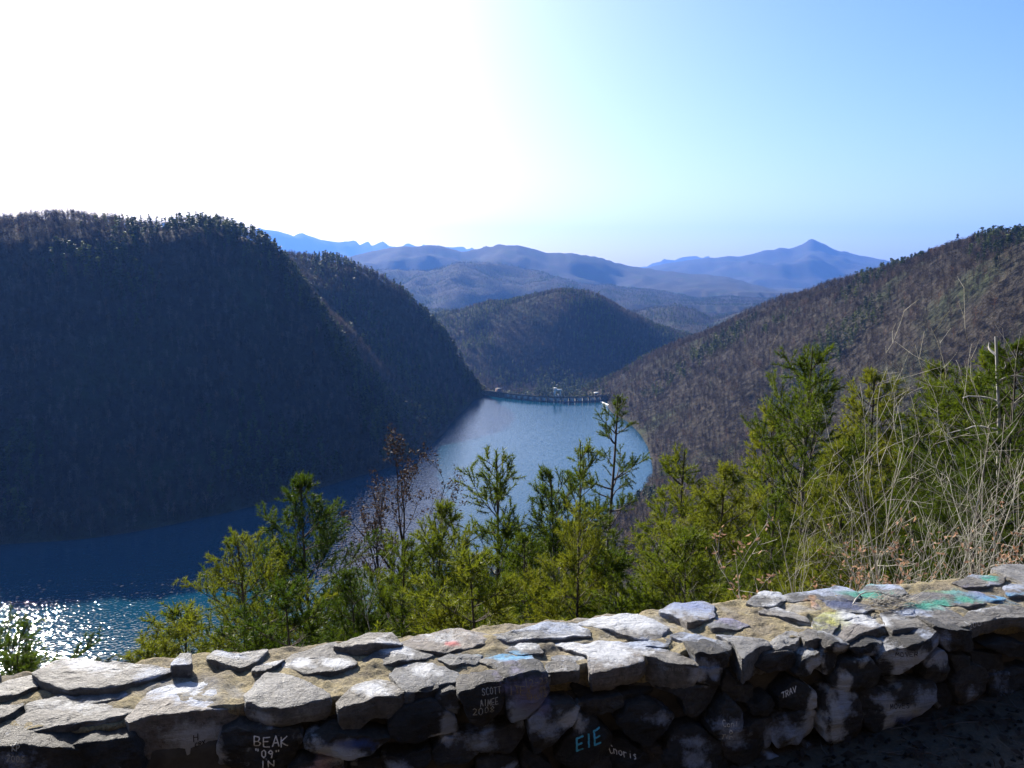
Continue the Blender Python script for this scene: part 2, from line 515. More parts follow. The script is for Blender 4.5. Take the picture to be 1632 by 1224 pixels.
link('abutment', sweep(DAM[-22:], [(-0.2, -12), (4.7, -12), (4.7, 6.1), (-0.2, 6.1)], 'abutment'), M['concrete'], dam)
link('deck', sweep(DAM, [(-0.6, 6.3), (5.2, 6.3), (5.2, 7.3), (-0.6, 7.3)], 'deck'), M['concrete'], dam)
link('railing', sweep(DAM, [(-0.5, 7.3), (-0.3, 7.3), (-0.3, 8.3), (-0.5, 8.3)], 'railing'), M['concrete'], dam)
mb = MB(); mb.box((0, 0, 1.0), (2.6, 5.4, 10.2)); pier_me = mb.mesh('pier')
mb = MB(); mb.box((0, 0, 0.0), (6.6, 0.5, 4.6)); mb.box((0, -0.4, 0.8), (6.6, 0.3, 0.4)); mb.box((0, -0.4, -0.8), (6.6, 0.3, 0.4)); gate_me = mb.mesh('gate')
ids = np.linspace(36, 118, 16).round().astype(int)
tang = np.gradient(DAM, axis=0)
for n_, i in enumerate(ids):
    rz = math.atan2(tang[i, 1], tang[i, 0])
    o = link('pier', pier_me, M['concrete'], dam, loc=(DAM[i, 0] - math.sin(rz) * 1.6, DAM[i, 1] + math.cos(rz) * 1.6, 0)); o.rotation_euler.z = rz
    if n_ < len(ids) - 1:
        j = (i + ids[n_ + 1]) // 2; rz = math.atan2(tang[j, 1], tang[j, 0])
        o = link('gate', gate_me, M['white_paint'], dam, loc=(DAM[j, 0] - math.sin(rz) * 0.9, DAM[j, 1] + math.cos(rz) * 0.9, 3.0)); o.rotation_euler.z = rz  # white colour stands in for the bright light between the piers
def dam_at(u):
    d = ray(u, 636); a = math.atan2(d[0], d[1])
    i = int(np.argmin(np.abs(np.arctan2(DAM[:, 0], DAM[:, 1]) - a)))
    return DAM[i], math.atan2(tang[i, 1], tang[i, 0])
(p, rz) = dam_at(888)
g = link('gate_hoist', None, label='white gantry hoist standing on the middle of the dam', cat='hoist', loc=(p[0], p[1] + 2, 7.6)); g.rotation_euler.z = rz
for sx in (-4.4, 4.4):
    for sy in (-1.6, 1.6):
        mb = MB(); mb.box((sx, sy, 4.6), (2.6 if sx < 0 else 1.5, 1.4, 9.2)); link('leg', mb.mesh('leg'), M['white_paint'], g)
mb = MB(); mb.box((0, 0, 10.1), (11.6, 4.8, 1.8)); link('beam', mb.mesh('beam'), M['white_paint'], g)
mb = MB(); mb.box((-3.6, 0, 11.9), (4.4, 4.0, 1.8)); mb.box((-3.6, 0, 12.95), (4.9, 4.5, 0.3)); link('winch_cabin', mb.mesh('winch_cabin'), M['white_paint'], g)
mb = MB(); mb.box((0.2, -0.5, 1.8), (2.2, 1.6, 3.6)); link('control_box', mb.mesh('control_box'), M['white_paint'], g)
(p, rz) = dam_at(793)
g = link('gatehouse', None, label='small reddish gatehouse at the shaded end of the dam', cat='gatehouse', loc=(p[0] + 1.5, p[1] + 5, 4.0)); g.rotation_euler.z = rz
mb = MB(); mb.box((0, 0, 4), (9, 6, 8)); link('wall', mb.mesh('wall'), M['pink_brick'], g)
mb = MB(); mb.box((0, 0, 8.3), (10, 7, 0.6)); link('roof', mb.mesh('roof'), M['concrete'], g)
for sx in (-2.4, 0, 2.4):
    mb = MB(); mb.box((sx, -3.06, 5.5), (1.2, 0.12, 2.2)); link('window', mb.mesh('window'), M['steel'], g)
(p, rz) = dam_at(950)
g = link('shelter', None, label='little white roofed shelter near the sunlit end of the dam', cat='shelter', loc=(p[0], p[1] + 2, 7.6)); g.rotation_euler.z = rz
mb = MB(); mb.box((0, 0, 4.1), (6, 4, 1.6)); link('cabin', mb.mesh('cabin'), M['white_paint'], g)
mb = MB(); mb.box((0, 0, 5.05), (6.8, 4.8, 0.25)); link('roof', mb.mesh('roof'), M['white_paint'], g)
for sx in (-2.4, 2.4):
    mb = MB(); mb.box((sx, 0, 1.65), (0.4, 0.4, 3.3)); link('leg', mb.mesh('leg'), M['steel'], g)
pp = at_dist(994, 628, 1190)
g = link('pylon', None, label='thin grey lattice pylon on the wooded bank past the dam', cat='pylon', loc=(pp[0], pp[1], h1(pp[0], pp[1]) - 0.3))
mb = MB()
for sx in (-1, 1):
    for sy in (-1, 1): mb.tube([(sx * 1.3, sy * 1.3, 0), (sx * 0.2, sy * 0.2, 22)], 0.14, 4)
for k_ in range(6):
    w0, w1_ = 1.3 - 1.1 * k_ / 6, 1.3 - 1.1 * (k_ + 1) / 6
    for sy in (-1, 1): mb.tube([(-w0, sy * w0, k_ * 3.67), (w1_, sy * w1_, k_ * 3.67 + 3.67)], 0.08, 3)
link('mast', mb.mesh('mast'), M['steel'], g)
mb = MB()
for z_ in (17, 20): mb.tube([(-3, 0, z_), (3, 0, z_)], 0.13, 4)
link('crossarm', mb.mesh('crossarm'), M['steel'], g)
mb = MB(); a0 = at_z(957, 640, 0.0); a1 = at_z(980, 650, 0.0)
mb.tube([(a0[0], a0[1], 0.15), (a1[0], a1[1], 0.2)], 0.8, 6); link('floating_boom', mb.mesh('floating_boom'), M['white_paint'], label='pale floating boom on the water beside the dam', cat='boom')

# ------------------------------------------------------------------ far woods (one mass per hill)
protos = bpy.data.collections.new('distant_tree_shapes')       # not linked to the scene
def proto_bare(seed):
    r = np.random.default_rng(seed); mb = MB()
    mb.tube([(0, 0, -1), (r.normal(0, .2), r.normal(0, .2), 6), (r.normal(0, .5), r.normal(0, .5), 11)], [0.15, 0.1, 0.04], 3)
    n = 84
    z0 = r.uniform(3.5, 10.5, n); a = r.uniform(0, 2 * math.pi, n)
    L = r.uniform(1.6, 4.2, n) * np.clip((13 - z0) / 8, 0.4, 1); up = r.uniform(0.35, 1.1, n)
    st = np.stack([np.cos(a) * 0.4 * r.uniform(0, 3.0, n), np.sin(a) * 0.4 * r.uniform(0, 3.0, n), z0], 1)
    d = np.stack([np.cos(a), np.sin(a), up], 1); d /= np.linalg.norm(d, axis=1)[:, None]
    e = st + d * L[:, None]
    w = np.stack([-np.sin(a), np.cos(a), r.normal(0, .5, n)], 1) * r.uniform(0.04, 0.16, n)[:, None]
    v = np.stack([st - w, st + w, e], 1).reshape(-1, 3)
    mb.add(v, t=np.arange(len(v)).reshape(-1, 3))
    me = mb.mesh('bare_shape'); me.materials.append(M['far_bare'])
    o = bpy.data.objects.new('b_bare', me); return o
def proto_pine(seed):
    r = np.random.default_rng(seed); mb = MB()
    mb.tube([(0, 0, -1), (0, 0, 13)], [0.22, 0.05], 3)
    n = 110
    t = r.uniform(0, 1, n) ** 0.8; a = r.uniform(0, 2 * math.pi, n)
    rr = (2.7 * (1 - t) ** 0.8 + 0.25) * r.uniform(0.35, 1, n) * (0.75 + 0.35 * np.sin(a * 2 + seed))
    c = np.stack([np.cos(a) * rr, np.sin(a) * rr, 4 + t * 9.5 + r.normal(0, .25, n)], 1)
    s = r.uniform(0.5, 1.15, n)[:, None]
    v = np.stack([c + r.normal(0, 1, (n, 3)) * s * [0.8, 0.8, 0.5] for _ in range(3)], 1).reshape(-1, 3)
    mb.add(v, t=np.arange(len(v)).reshape(-1, 3))
    me = mb.mesh('pine_shape'); me.materials.append(M['far_pine'])
    return bpy.data.objects.new('p_pine', me)
for s in range(6):
    o = proto_bare(100 + s); o.name = 'a%02d' % s; protos.objects.link(o)
for s in range(6):
    o = proto_pine(200 + s); o.name = 'p%02d' % s; protos.objects.link(o)
NB = 6

ng = bpy.data.node_groups.new('woods', 'GeometryNodeTree')
ng.interface.new_socket('Geometry', in_out='INPUT', socket_type='NodeSocketGeometry')
ng.interface.new_socket('Geometry', in_out='OUTPUT', socket_type='NodeSocketGeometry')
gi = ng.nodes.new('NodeGroupInput'); go = ng.nodes.new('NodeGroupOutput')
ci = ng.nodes.new('GeometryNodeCollectionInfo'); ci.inputs['Collection'].default_value = protos
ci.inputs['Separate Children'].default_value = True; ci.inputs['Reset Children'].default_value = True
iop = ng.nodes.new('GeometryNodeInstanceOnPoints'); iop.inputs['Pick Instance'].default_value = True
def named(nm, ty):
    n = ng.nodes.new('GeometryNodeInputNamedAttribute'); n.data_type = ty; n.inputs['Name'].default_value = nm
    return n.outputs[0]
ng.links.new(gi.outputs[0], iop.inputs['Points'])
ng.links.new(ci.outputs[0], iop.inputs['Instance'])
ng.links.new(named('pick', 'INT'), iop.inputs['Instance Index'])
ng.links.new(named('turn', 'FLOAT_VECTOR'), iop.inputs['Rotation'])
ng.links.new(named('size', 'FLOAT_VECTOR'), iop.inputs['Scale'])
ng.links.new(iop.outputs[0], go.inputs[0])

def woods(name, label, x0, x1, y0, y1, area, rule, pine_bias, size=(0.8, 1.25), seed=0):
    r = np.random.default_rng(seed)
    n = int((x1 - x0) * (y1 - y0) / area)
    x = r.uniform(x0, x1, n); y = r.uniform(y0, y1, n)
    k = (np.abs(np.arctan2(x, y)) < R(38)) & rule(x, y)
    x, y = x[k], y[k]
    k = seen(x, y); x, y = x[k], y[k]
    z = height(x, y)
    k = (z > 0.9) | (y > np.interp(x, DAM[:, 0], DAM[:, 1]) + 9); x, y, z = x[k], y[k], z[k]
    n = len(x)
    pn = 1.15 * fbm(x / 95, y / 95, seed=77, octaves=4) + 0.28 * r.normal(0, 1, n) + pine_bias(x, y, z)
    pine = pn > 0.55
    pick = np.where(pine, NB + r.integers(0, 6, n), r.integers(0, NB, n)).astype(np.int32)
    me = bpy.data.meshes.new(name)
    me.vertices.add(n)
    me.vertices.foreach_set('co', np.stack([x, y, z - 0.2], 1).astype(np.float32).ravel())
    a = me.attributes.new('pick', 'INT', 'POINT'); a.data.foreach_set('value', pick)
    a = me.attributes.new('turn', 'FLOAT_VECTOR', 'POINT')
    a.data.foreach_set('vector', np.stack([r.normal(0, .05, n), r.normal(0, .05, n), r.uniform(0, 6.28, n)], 1).astype(np.float32).ravel())
    s = r.uniform(size[0], size[1], n); w = s * r.uniform(0.85, 1.3, n)
    a = me.attributes.new('size', 'FLOAT_VECTOR', 'POINT')
    a.data.foreach_set('vector', np.stack([w, w, s], 1).astype(np.float32).ravel())
    o = link(name, me, None, label=label, cat='forest', kind='stuff')
    md = o.modifiers.new('woods', 'NODES'); md.node_group = ng
    return o
def left_of(x, y):
    return x < np.interp(y, [330, 400, 470, 600, 1000, 1260, 1500], [-620, -350, -140, -20, 40, 45, 30])
def rr_(x, y): return np.hypot(x, y)
WOODS = True
def to_line(x, y, pts):
    d = np.full(x.shape, 1e9)
    for a, b in zip(pts[:-1], pts[1:]):
        a = np.array(a[:2]); e = np.array(b[:2]) - a
        t = np.clip(((x - a[0]) * e[0] + (y - a[1]) * e[1]) / (e @ e), 0, 1)
        d = np.minimum(d, np.hypot(x - a[0] - t * e[0], y - a[1] - t * e[1]))
    return d
SPUR = [at_dist(u, v, D) for u, v, D in [(345, 352, 900), (385, 366, 900), (430, 388, 895), (485, 440, 895), (535, 512, 885), (570, 560, 885)]]
SPUR2 = [at_dist(u, v, D) for u, v, D in [(520, 404, 1280), (560, 412, 1265), (620, 446, 1255), (680, 497, 1245), (730, 556, 1240)]]
if WOODS:
    woods('forest', 'dark shaded forest covering the steep mountain across the lake', -1050, 60, 420, 1460, 26,
          lambda x, y: left_of(x, y) & (rr_(x, y) < 1460) & (rr_(x, y) > 330), lambda x, y, z: -0.1 * (z > 150) + 1.3 * np.exp(-(to_line(x, y, SPUR) / 38) ** 2) + 0.7 * np.exp(-(to_line(x, y, SPUR2) / 30) ** 2), (0.8, 1.3), 1)
    woods('forest', 'brown leafless forest on the sunlit mountain flank beyond the pines', -60, 1000, 330, 1460, 24,
          lambda x, y: ~left_of(x, y) & (rr_(x, y) < 1460) & (rr_(x, y) > 330), lambda x, y, z: 0.05 - 0.15 * (z > 60), (0.7, 1.05), 2)
    woods('forest', 'mixed forest falling away below the overlook to the lake', -400, 420, 55, 360, 22,
          lambda x, y: (rr_(x, y) < 330) & (rr_(x, y) > 62), lambda x, y, z: 0.2 + 0 * x, (0.5, 0.75), 3)
    woods('forest', 'blue shaded forest on the rounded hill behind the dam', -600, 900, 1400, 2350, 45,
          lambda x, y: (rr_(x, y) < 2350) & (rr_(x, y) > 1460), lambda x, y, z: 0.3 + 0 * x, (0.85, 1.2), 4)
    woods('forest', 'hazy forest on the folded ridges beyond the rounded hill', -1700, 2000, 2300, 5600, 150,
          lambda x, y: (rr_(x, y) < 5600) & (rr_(x, y) > 2400), lambda x, y, z: 0.15 + 0 * x, (0.8, 1.15), 5)

# ------------------------------------------------------------------ haze
m = bpy.data.materials.new('valley_haze'); m.use_nodes = True
nt = m.node_tree; nt.nodes.clear()
out = nt.nodes.new('ShaderNodeOutputMaterial'); pv = nt.nodes.new('ShaderNodeVolumePrincipled')
pv.inputs['Color'].default_value = (0.15, 0.36, 1.0, 1)
pv.inputs['Density'].default_value = 4.6e-5
pv.inputs['Anisotropy'].default_value = 0.25
nt.links.new(pv.outputs[0], out.inputs['Volume'])
mb = MB(); mb.box((0, 500, 800), (46000, 46000, 1718)); mb_me = mb.mesh('haze')
HAZE = link('haze', mb_me, m, kind='stuff', label='thin blue valley haze fading the far mountains', cat='haze')

# ------------------------------------------------------------------ stone wall
ZT = EYE - 1.2
WO = np.array([0.0, 2.26])
WD = WALL_DIR
WB = np.array([-WD[1], WD[0]])            # into the wall, away from the road
def wall_pt(a, b, z):
    p = WO + WD * a + WB * b
    return np.array([p[0], p[1], z])
def top_ab(u, v, dz=0.0):
    p = at_z(u, v, ZT + dz)
    return np.array([(p[:2] - WO) @ WD, (p[:2] - WO) @ WB])
def front_az(u, v, b=0.0):
    d = ray(u, v)
    t = (WO @ WB + b) / (d[:2] @ WB)
    p = d * t
    return np.array([(p[:2] - WO) @ WD, EYE + p[2]])

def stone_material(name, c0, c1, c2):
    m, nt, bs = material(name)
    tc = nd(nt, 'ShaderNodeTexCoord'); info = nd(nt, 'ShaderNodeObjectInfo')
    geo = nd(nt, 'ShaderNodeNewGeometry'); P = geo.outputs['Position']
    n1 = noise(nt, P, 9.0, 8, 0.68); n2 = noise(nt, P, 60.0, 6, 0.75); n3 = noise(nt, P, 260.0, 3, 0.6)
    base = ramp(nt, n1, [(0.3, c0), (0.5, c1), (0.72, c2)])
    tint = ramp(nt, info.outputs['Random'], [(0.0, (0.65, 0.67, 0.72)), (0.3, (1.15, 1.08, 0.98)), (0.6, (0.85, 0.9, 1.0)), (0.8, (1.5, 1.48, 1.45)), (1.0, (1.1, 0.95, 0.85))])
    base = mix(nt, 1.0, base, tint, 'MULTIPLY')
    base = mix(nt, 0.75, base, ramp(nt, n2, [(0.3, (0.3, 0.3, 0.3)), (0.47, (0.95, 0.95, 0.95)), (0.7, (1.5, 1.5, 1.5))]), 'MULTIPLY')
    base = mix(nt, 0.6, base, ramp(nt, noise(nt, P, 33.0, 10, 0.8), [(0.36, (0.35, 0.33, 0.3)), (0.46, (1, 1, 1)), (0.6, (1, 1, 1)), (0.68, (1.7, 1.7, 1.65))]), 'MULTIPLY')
    at = nd(nt, 'ShaderNodeAttribute', attribute_name='paint')
    # the paint is worn: it breaks up with the grain of the stone
    am = nt.nodes.new('ShaderNodeMath'); am.operation = 'ADD'
    nt.links.new(at.outputs['Alpha'], am.inputs[0])
    sb = nt.nodes.new('ShaderNodeMath'); sb.operation = 'MULTIPLY_ADD'
    n4 = noise(nt, P, 26.0, 9, 0.75)
    nt.links.new(n4, sb.inputs[0]); sb.inputs[1].default_value = 2.4; sb.inputs[2].default_value = -1.1
    nt.links.new(sb.outputs[0], am.inputs[1])
    gate = nt.nodes.new('ShaderNodeMath'); gate.operation = 'GREATER_THAN'
    nt.links.new(at.outputs['Alpha'], gate.inputs[0]); gate.inputs[1].default_value = 0.02
    k = ramp(nt, am.outputs[0], [(0.12, (0, 0, 0)), (0.75, (0.95, 0.95, 0.95))])
    k = mix(nt, 1.0, k, gate.outputs[0], 'MULTIPLY')
    nt.links.new(mix(nt, k, base, at.outputs['Color']), bs.inputs['Base Color'])
    bs.inputs['Roughness'].default_value = 0.55
    bs.inputs['Specular IOR Level'].default_value = 0.45
    hm = nt.nodes.new('ShaderNodeMath'); hm.operation = 'MULTIPLY_ADD'
    nt.links.new(n3, hm.inputs[0]); hm.inputs[1].default_value = 0.35; nt.links.new(n2, hm.inputs[2])
    mp = nd(nt, 'ShaderNodeMapping'); mp.inputs['Scale'].default_value = (9, 22, 75); mp.inputs['Rotation'].default_value = (0.35, 0.2, 0.3)
    nt.links.new(P, mp.inputs[0])
    bed = noise(nt, mp.outputs[0], 1.0, 6, 0.7)
    h2 = nt.nodes.new('ShaderNodeMath'); h2.operation = 'MULTIPLY_ADD'
    nt.links.new(bed, h2.inputs[0]); h2.inputs[1].default_value = 1.3; nt.links.new(hm.outputs[0], h2.inputs[2])
    bump(nt, bs, h2.outputs[0], 1.0, 0.02)
    return m
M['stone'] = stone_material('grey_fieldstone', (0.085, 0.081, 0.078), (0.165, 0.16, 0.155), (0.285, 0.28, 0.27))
M['shaded_stone'] = stone_material('shaded_fieldstone', (0.022, 0.021, 0.02), (0.046, 0.043, 0.04), (0.09, 0.084, 0.078))  # same stone as the top, with the front face's shade put into its colour
m, nt, bs = material('sandy_mortar')
geo = nd(nt, 'ShaderNodeNewGeometry'); P = geo.outputs['Position']
n1 = noise(nt, P, 7.0, 6, 0.65); n2 = noise(nt, P, 130.0, 5, 0.75); n3 = noise(nt, P, 28.0, 6, 0.7)
c = ramp(nt, n1, [(0.3, (0.17, 0.15, 0.12)), (0.45, (0.27, 0.225, 0.145)), (0.56, (0.4, 0.33, 0.18)), (0.7, (0.36, 0.335, 0.28))])
c = mix(nt, 0.8, c, ramp(nt, n2, [(0.32, (0.25, 0.25, 0.25)), (0.47, (0.9, 0.9, 0.9)), (0.68, (1.7, 1.65, 1.6))]), 'MULTIPLY')
at = nd(nt, 'ShaderNodeAttribute', attribute_name='paint')
k = mix(nt, 1.0, at.outputs['Alpha'], ramp(nt, n3, [(0.4, (0.1, 0.1, 0.1)), (0.6, (1, 1, 1))]), 'MULTIPLY')
nt.links.new(mix(nt, k, c, at.outputs['Color']), bs.inputs['Base Color'])
bs.inputs['Roughness'].default_value = 0.9
hm = nt.nodes.new('ShaderNodeMath'); hm.operation = 'MULTIPLY_ADD'
nt.links.new(n3, hm.inputs[0]); hm.inputs[1].default_value = 1.6; nt.links.new(n2, hm.inputs[2])
bump(nt, bs, hm.outputs[0], 1.0, 0.022)
M['mortar'] = m

WHITE, PALE, BLUE, SKYB = (0.6, 0.62, 0.66), (0.4, 0.46, 0.6), (0.06, 0.12, 0.42), (0.10, 0.36, 0.62)
GREEN, LIME, PURP, PINK, RED, DKBL, ORNG = (0.04, 0.33, 0.24), (0.5, 0.5, 0.1), (0.24, 0.22, 0.36), (0.6, 0.38, 0.34), (0.55, 0.08, 0.07), (0.04, 0.06, 0.16), (0.5, 0.25, 0.08)
# sprayed patches, the pale top ones partly painted-in sunlight: plane, centre and radii (as seen in the photograph), colour, strength
PAINT_AND_SUN = [
    ('F', 310, 1203, 46, 30, WHITE, 1.0), ('F', 420, 1153, 26, 9, WHITE, .55), ('F', 530, 1192, 46, 18, WHITE, .95), ('F', 560, 1176, 40, 8, BLUE, .6), ('F', 515, 1203, 25, 9, PINK, .6),
    ('F', 505, 1222, 30, 9, PINK, .7), ('F', 714, 1152, 13, 26, PALE, .95), ('F', 700, 1172, 26, 6, WHITE, .7), ('F', 632, 1217, 22, 9, PALE, .8), ('F', 760, 1180, 26, 14, PALE, .5),
    ('F', 830, 1130, 26, 22, PALE, 1.0), ('F', 840, 1100, 36, 26, PURP, .75), ('F', 905, 1140, 24, 14, WHITE, .9), ('F', 870, 1150, 22, 18, PALE, .45), ('F', 812, 1222, 16, 8, PALE, .7),
    ('F', 774, 1156, 14, 7, PALE, .5), ('F', 1044, 1140, 26, 10, PALE, .45), ('F', 1118, 1062, 26, 12, PALE, .5), ('F', 1110, 1075, 12, 14, WHITE, .6), ('F', 1137, 1072, 8, 9, PALE, .8),
    ('F', 1160, 1160, 26, 22, PALE, .55), ('F', 1100, 1205, 20, 14, PALE, .7), ('F', 1100, 1178, 26, 9, PALE, .55), ('F', 1226, 1180, 10, 26, PALE, .7), ('F', 1294, 1056, 16, 16, WHITE, .95),
    ('F', 1337, 1085, 9, 22, WHITE, 1.0), ('F', 1440, 1044, 44, 14, WHITE, .95), ('F', 1490, 1028, 18, 18, PALE, .9), ('F', 1420, 1060, 8, 26, WHITE, .8), ('F', 1408, 1140, 9, 34, WHITE, 1.0),
    ('F', 1440, 1128, 38, 12, WHITE, .9), ('F', 1466, 1112, 22, 18, PALE, .95), ('F', 1440, 1142, 30, 10, BLUE, .45), ('F', 1396, 1108, 22, 8, PALE, .7), ('F', 1290, 1112, 9, 20, WHITE, 1.0),
    ('F', 1290, 1152, 16, 20, WHITE, 1.0), ('F', 1262, 1165, 30, 18, PALE, .6), ('F', 1322, 1140, 10, 40, WHITE, 1.0), ('F', 1335, 1110, 10, 20, PALE, .6), ('F', 1540, 1105, 10, 16, PALE, .5),
    ('F', 1336, 1031, 14, 8, WHITE, .8), ('F', 30, 1205, 34, 14, PALE, .4), ('F', 1590, 1085, 12, 16, PALE, .25), ('F', 1228, 1193, 9, 14, PALE, .6), ('F', 1300, 1200, 20, 7, PALE, .6),
    ('T', 140, 1070, 60, 16, WHITE, .55), ('T', 300, 1103, 70, 22, PALE, .85), ('T', 300, 1100, 50, 14, WHITE, .7), ('T', 120, 1130, 50, 8, WHITE, .3), ('T', 365, 1045, 30, 10, PALE, .5), ('T', 430, 1060, 24, 6, WHITE, .8),
    ('T', 480, 1060, 16, 7, WHITE, 1.0), ('T', 535, 1061, 26, 7, WHITE, 1.0), ('T', 625, 1042, 30, 7, WHITE, .8), ('T', 590, 1100, 34, 12, WHITE, .6), ('T', 672, 1070, 22, 12, WHITE, .6), ('T', 720, 1033, 12, 4, RED, .8),
    ('T', 700, 1020, 50, 10, WHITE, .25), ('T', 860, 1003, 60, 12, PALE, .55), ('T', 810, 1050, 36, 7, SKYB, 1.0), ('T', 830, 1064, 36, 10, PALE, .75), ('T', 826, 1030, 26, 7, WHITE, .75), ('T', 1000, 993, 66, 18, WHITE, 1.0),
    ('T', 960, 1042, 50, 22, WHITE, .85), ('T', 900, 1026, 26, 8, WHITE, .8), ('T', 1020, 1030, 40, 8, PALE, .6), ('T', 1100, 975, 50, 16, PALE, .6), ('T', 1100, 972, 34, 8, BLUE, .35), ('T', 1165, 992, 30, 9, PURP, .5),
    ('T', 1110, 1020, 40, 10, PALE, .45), ('T', 1220, 950, 30, 8, WHITE, .7), ('T', 1262, 972, 40, 7, WHITE, .85), ('T', 1300, 946, 50, 8, PALE, .6), ('T', 1335, 968, 40, 7, DKBL, .8), ('T', 1345, 944, 24, 7, PALE, .5),
    ('T', 1320, 990, 26, 16, LIME, .5), ('T', 1375, 990, 40, 12, WHITE, 1.0), ('T', 1290, 966, 14, 8, ORNG, .5), ('T', 1372, 952, 34, 5, GREEN, .8), ('T', 1470, 970, 26, 6, GREEN, .9), ('T', 1500, 964, 16, 5, GREEN, .9),
    ('T', 1520, 947, 26, 5, GREEN, .8), ('T', 1535, 958, 20, 5, GREEN, .7), ('T', 1590, 955, 36, 7, SKYB, 1.0), ('T', 1575, 927, 14, 6, GREEN, .9), ('T', 1410, 938, 26, 6, PALE, .8), ('T', 1380, 933, 20, 5, GREEN, .5),
    ('T', 1480, 943, 24, 4, LIME, .4), ('T', 1550, 948, 40, 8, PURP, .5), ('T', 1545, 921, 22, 5, PALE, .8), ('T', 1450, 980, 30, 6, PALE, .6), ('T', 1610, 940, 30, 6, PALE, .5), ('T', 1530, 975, 40, 5, WHITE, .35),
]
PT = []
for pl, u, v, ru, rv, c_, s_ in PAINT_AND_SUN:
    f = top_ab if pl == 'T' else front_az
    c0 = f(u, v); e1 = f(u + ru, v) - c0; e2 = f(u, v + rv) - c0
    PT.append((pl, c0, np.linalg.inv(np.stack([e1, e2], 1)), np.array(c_), s_))
def paint_of(ab_top, az_front, up):
    """up: 1 where the face looks up (top patches), 0 where it looks at the road"""
    n = len(ab_top); rgb = np.zeros((n, 3)); al = np.zeros(n)
    for pl, c0, inv, c_, s_ in PT:
        q = (ab_top if pl == 'T' else az_front) - c0
        if np.abs(q[:, 0]).min() > 0.5: continue
        w = up if pl == 'T' else 1 - up
        e = q @ inv.T
        wob = fbm(q[:, 0] * 22, q[:, 1] * 22, seed=5, octaves=3)
        k = np.clip(1.45 - np.linalg.norm(e, axis=1) * (1 + 0.35 * wob), 0, 1) * s_ * w
        a2 = al + k * (1 - al)
        f = np.where(a2 > 1e-4, k / np.maximum(a2, 1e-4), 0)[:, None]
        rgb = rgb * (1 - f) + c_ * f
        al = a2
    return rgb, al
def set_paint(me, rgb, al):
    at = me.color_attributes.new('paint', 'FLOAT_COLOR', 'POINT')
    at.data.foreach_set('color', np.concatenate([rgb, al[:, None]], 1).astype(np.float32).ravel())

WALL = link('stone_wall', None, label='low fieldstone wall with graffiti and sandy mortar along the overlook', cat='wall', kind='thing', loc=(0.0, 2.4, ZT - 0.55))
WL = np.array(WALL.location)
STONES = {}
NOUT = 56
def outline(poly, rs, grow=1.0):
    p = np.asarray(poly, float)
    q = np.roll(p, -1, 0)
    if 0.5 * np.sum(p[:, 0] * q[:, 1] - q[:, 0] * p[:, 1]) < 0: p = p[::-1]
    q = np.roll(p, -1, 0)
    p = np.stack([p * .9 + q * .1, p * .1 + q * .9], 1).reshape(-1, 2)      # one corner cut
    cl = np.concatenate([p, p[:1]])
    t = np.concatenate([[0], np.cumsum(np.linalg.norm(np.diff(cl, axis=0), axis=1))])
    tt = np.linspace(0, t[-1], NOUT, endpoint=False)
    o = np.stack([np.interp(tt, t, cl[:, 0]), np.interp(tt, t, cl[:, 1])], 1)
    c = o.mean(0); s = math.sqrt(np.mean(np.sum((o - c) ** 2, 1)))
    d = (o - c) / (np.linalg.norm(o - c, axis=1)[:, None] + 1e-9)
    o = c + (o - c) * grow
    jit = 0.05 * s * fbm(np.cos(tt / t[-1] * 6.283) * 3.2 + rs * 7.1, np.sin(tt / t[-1] * 6.283) * 3.2, seed=rs, octaves=3)
    return o + d * jit[:, None], c, s

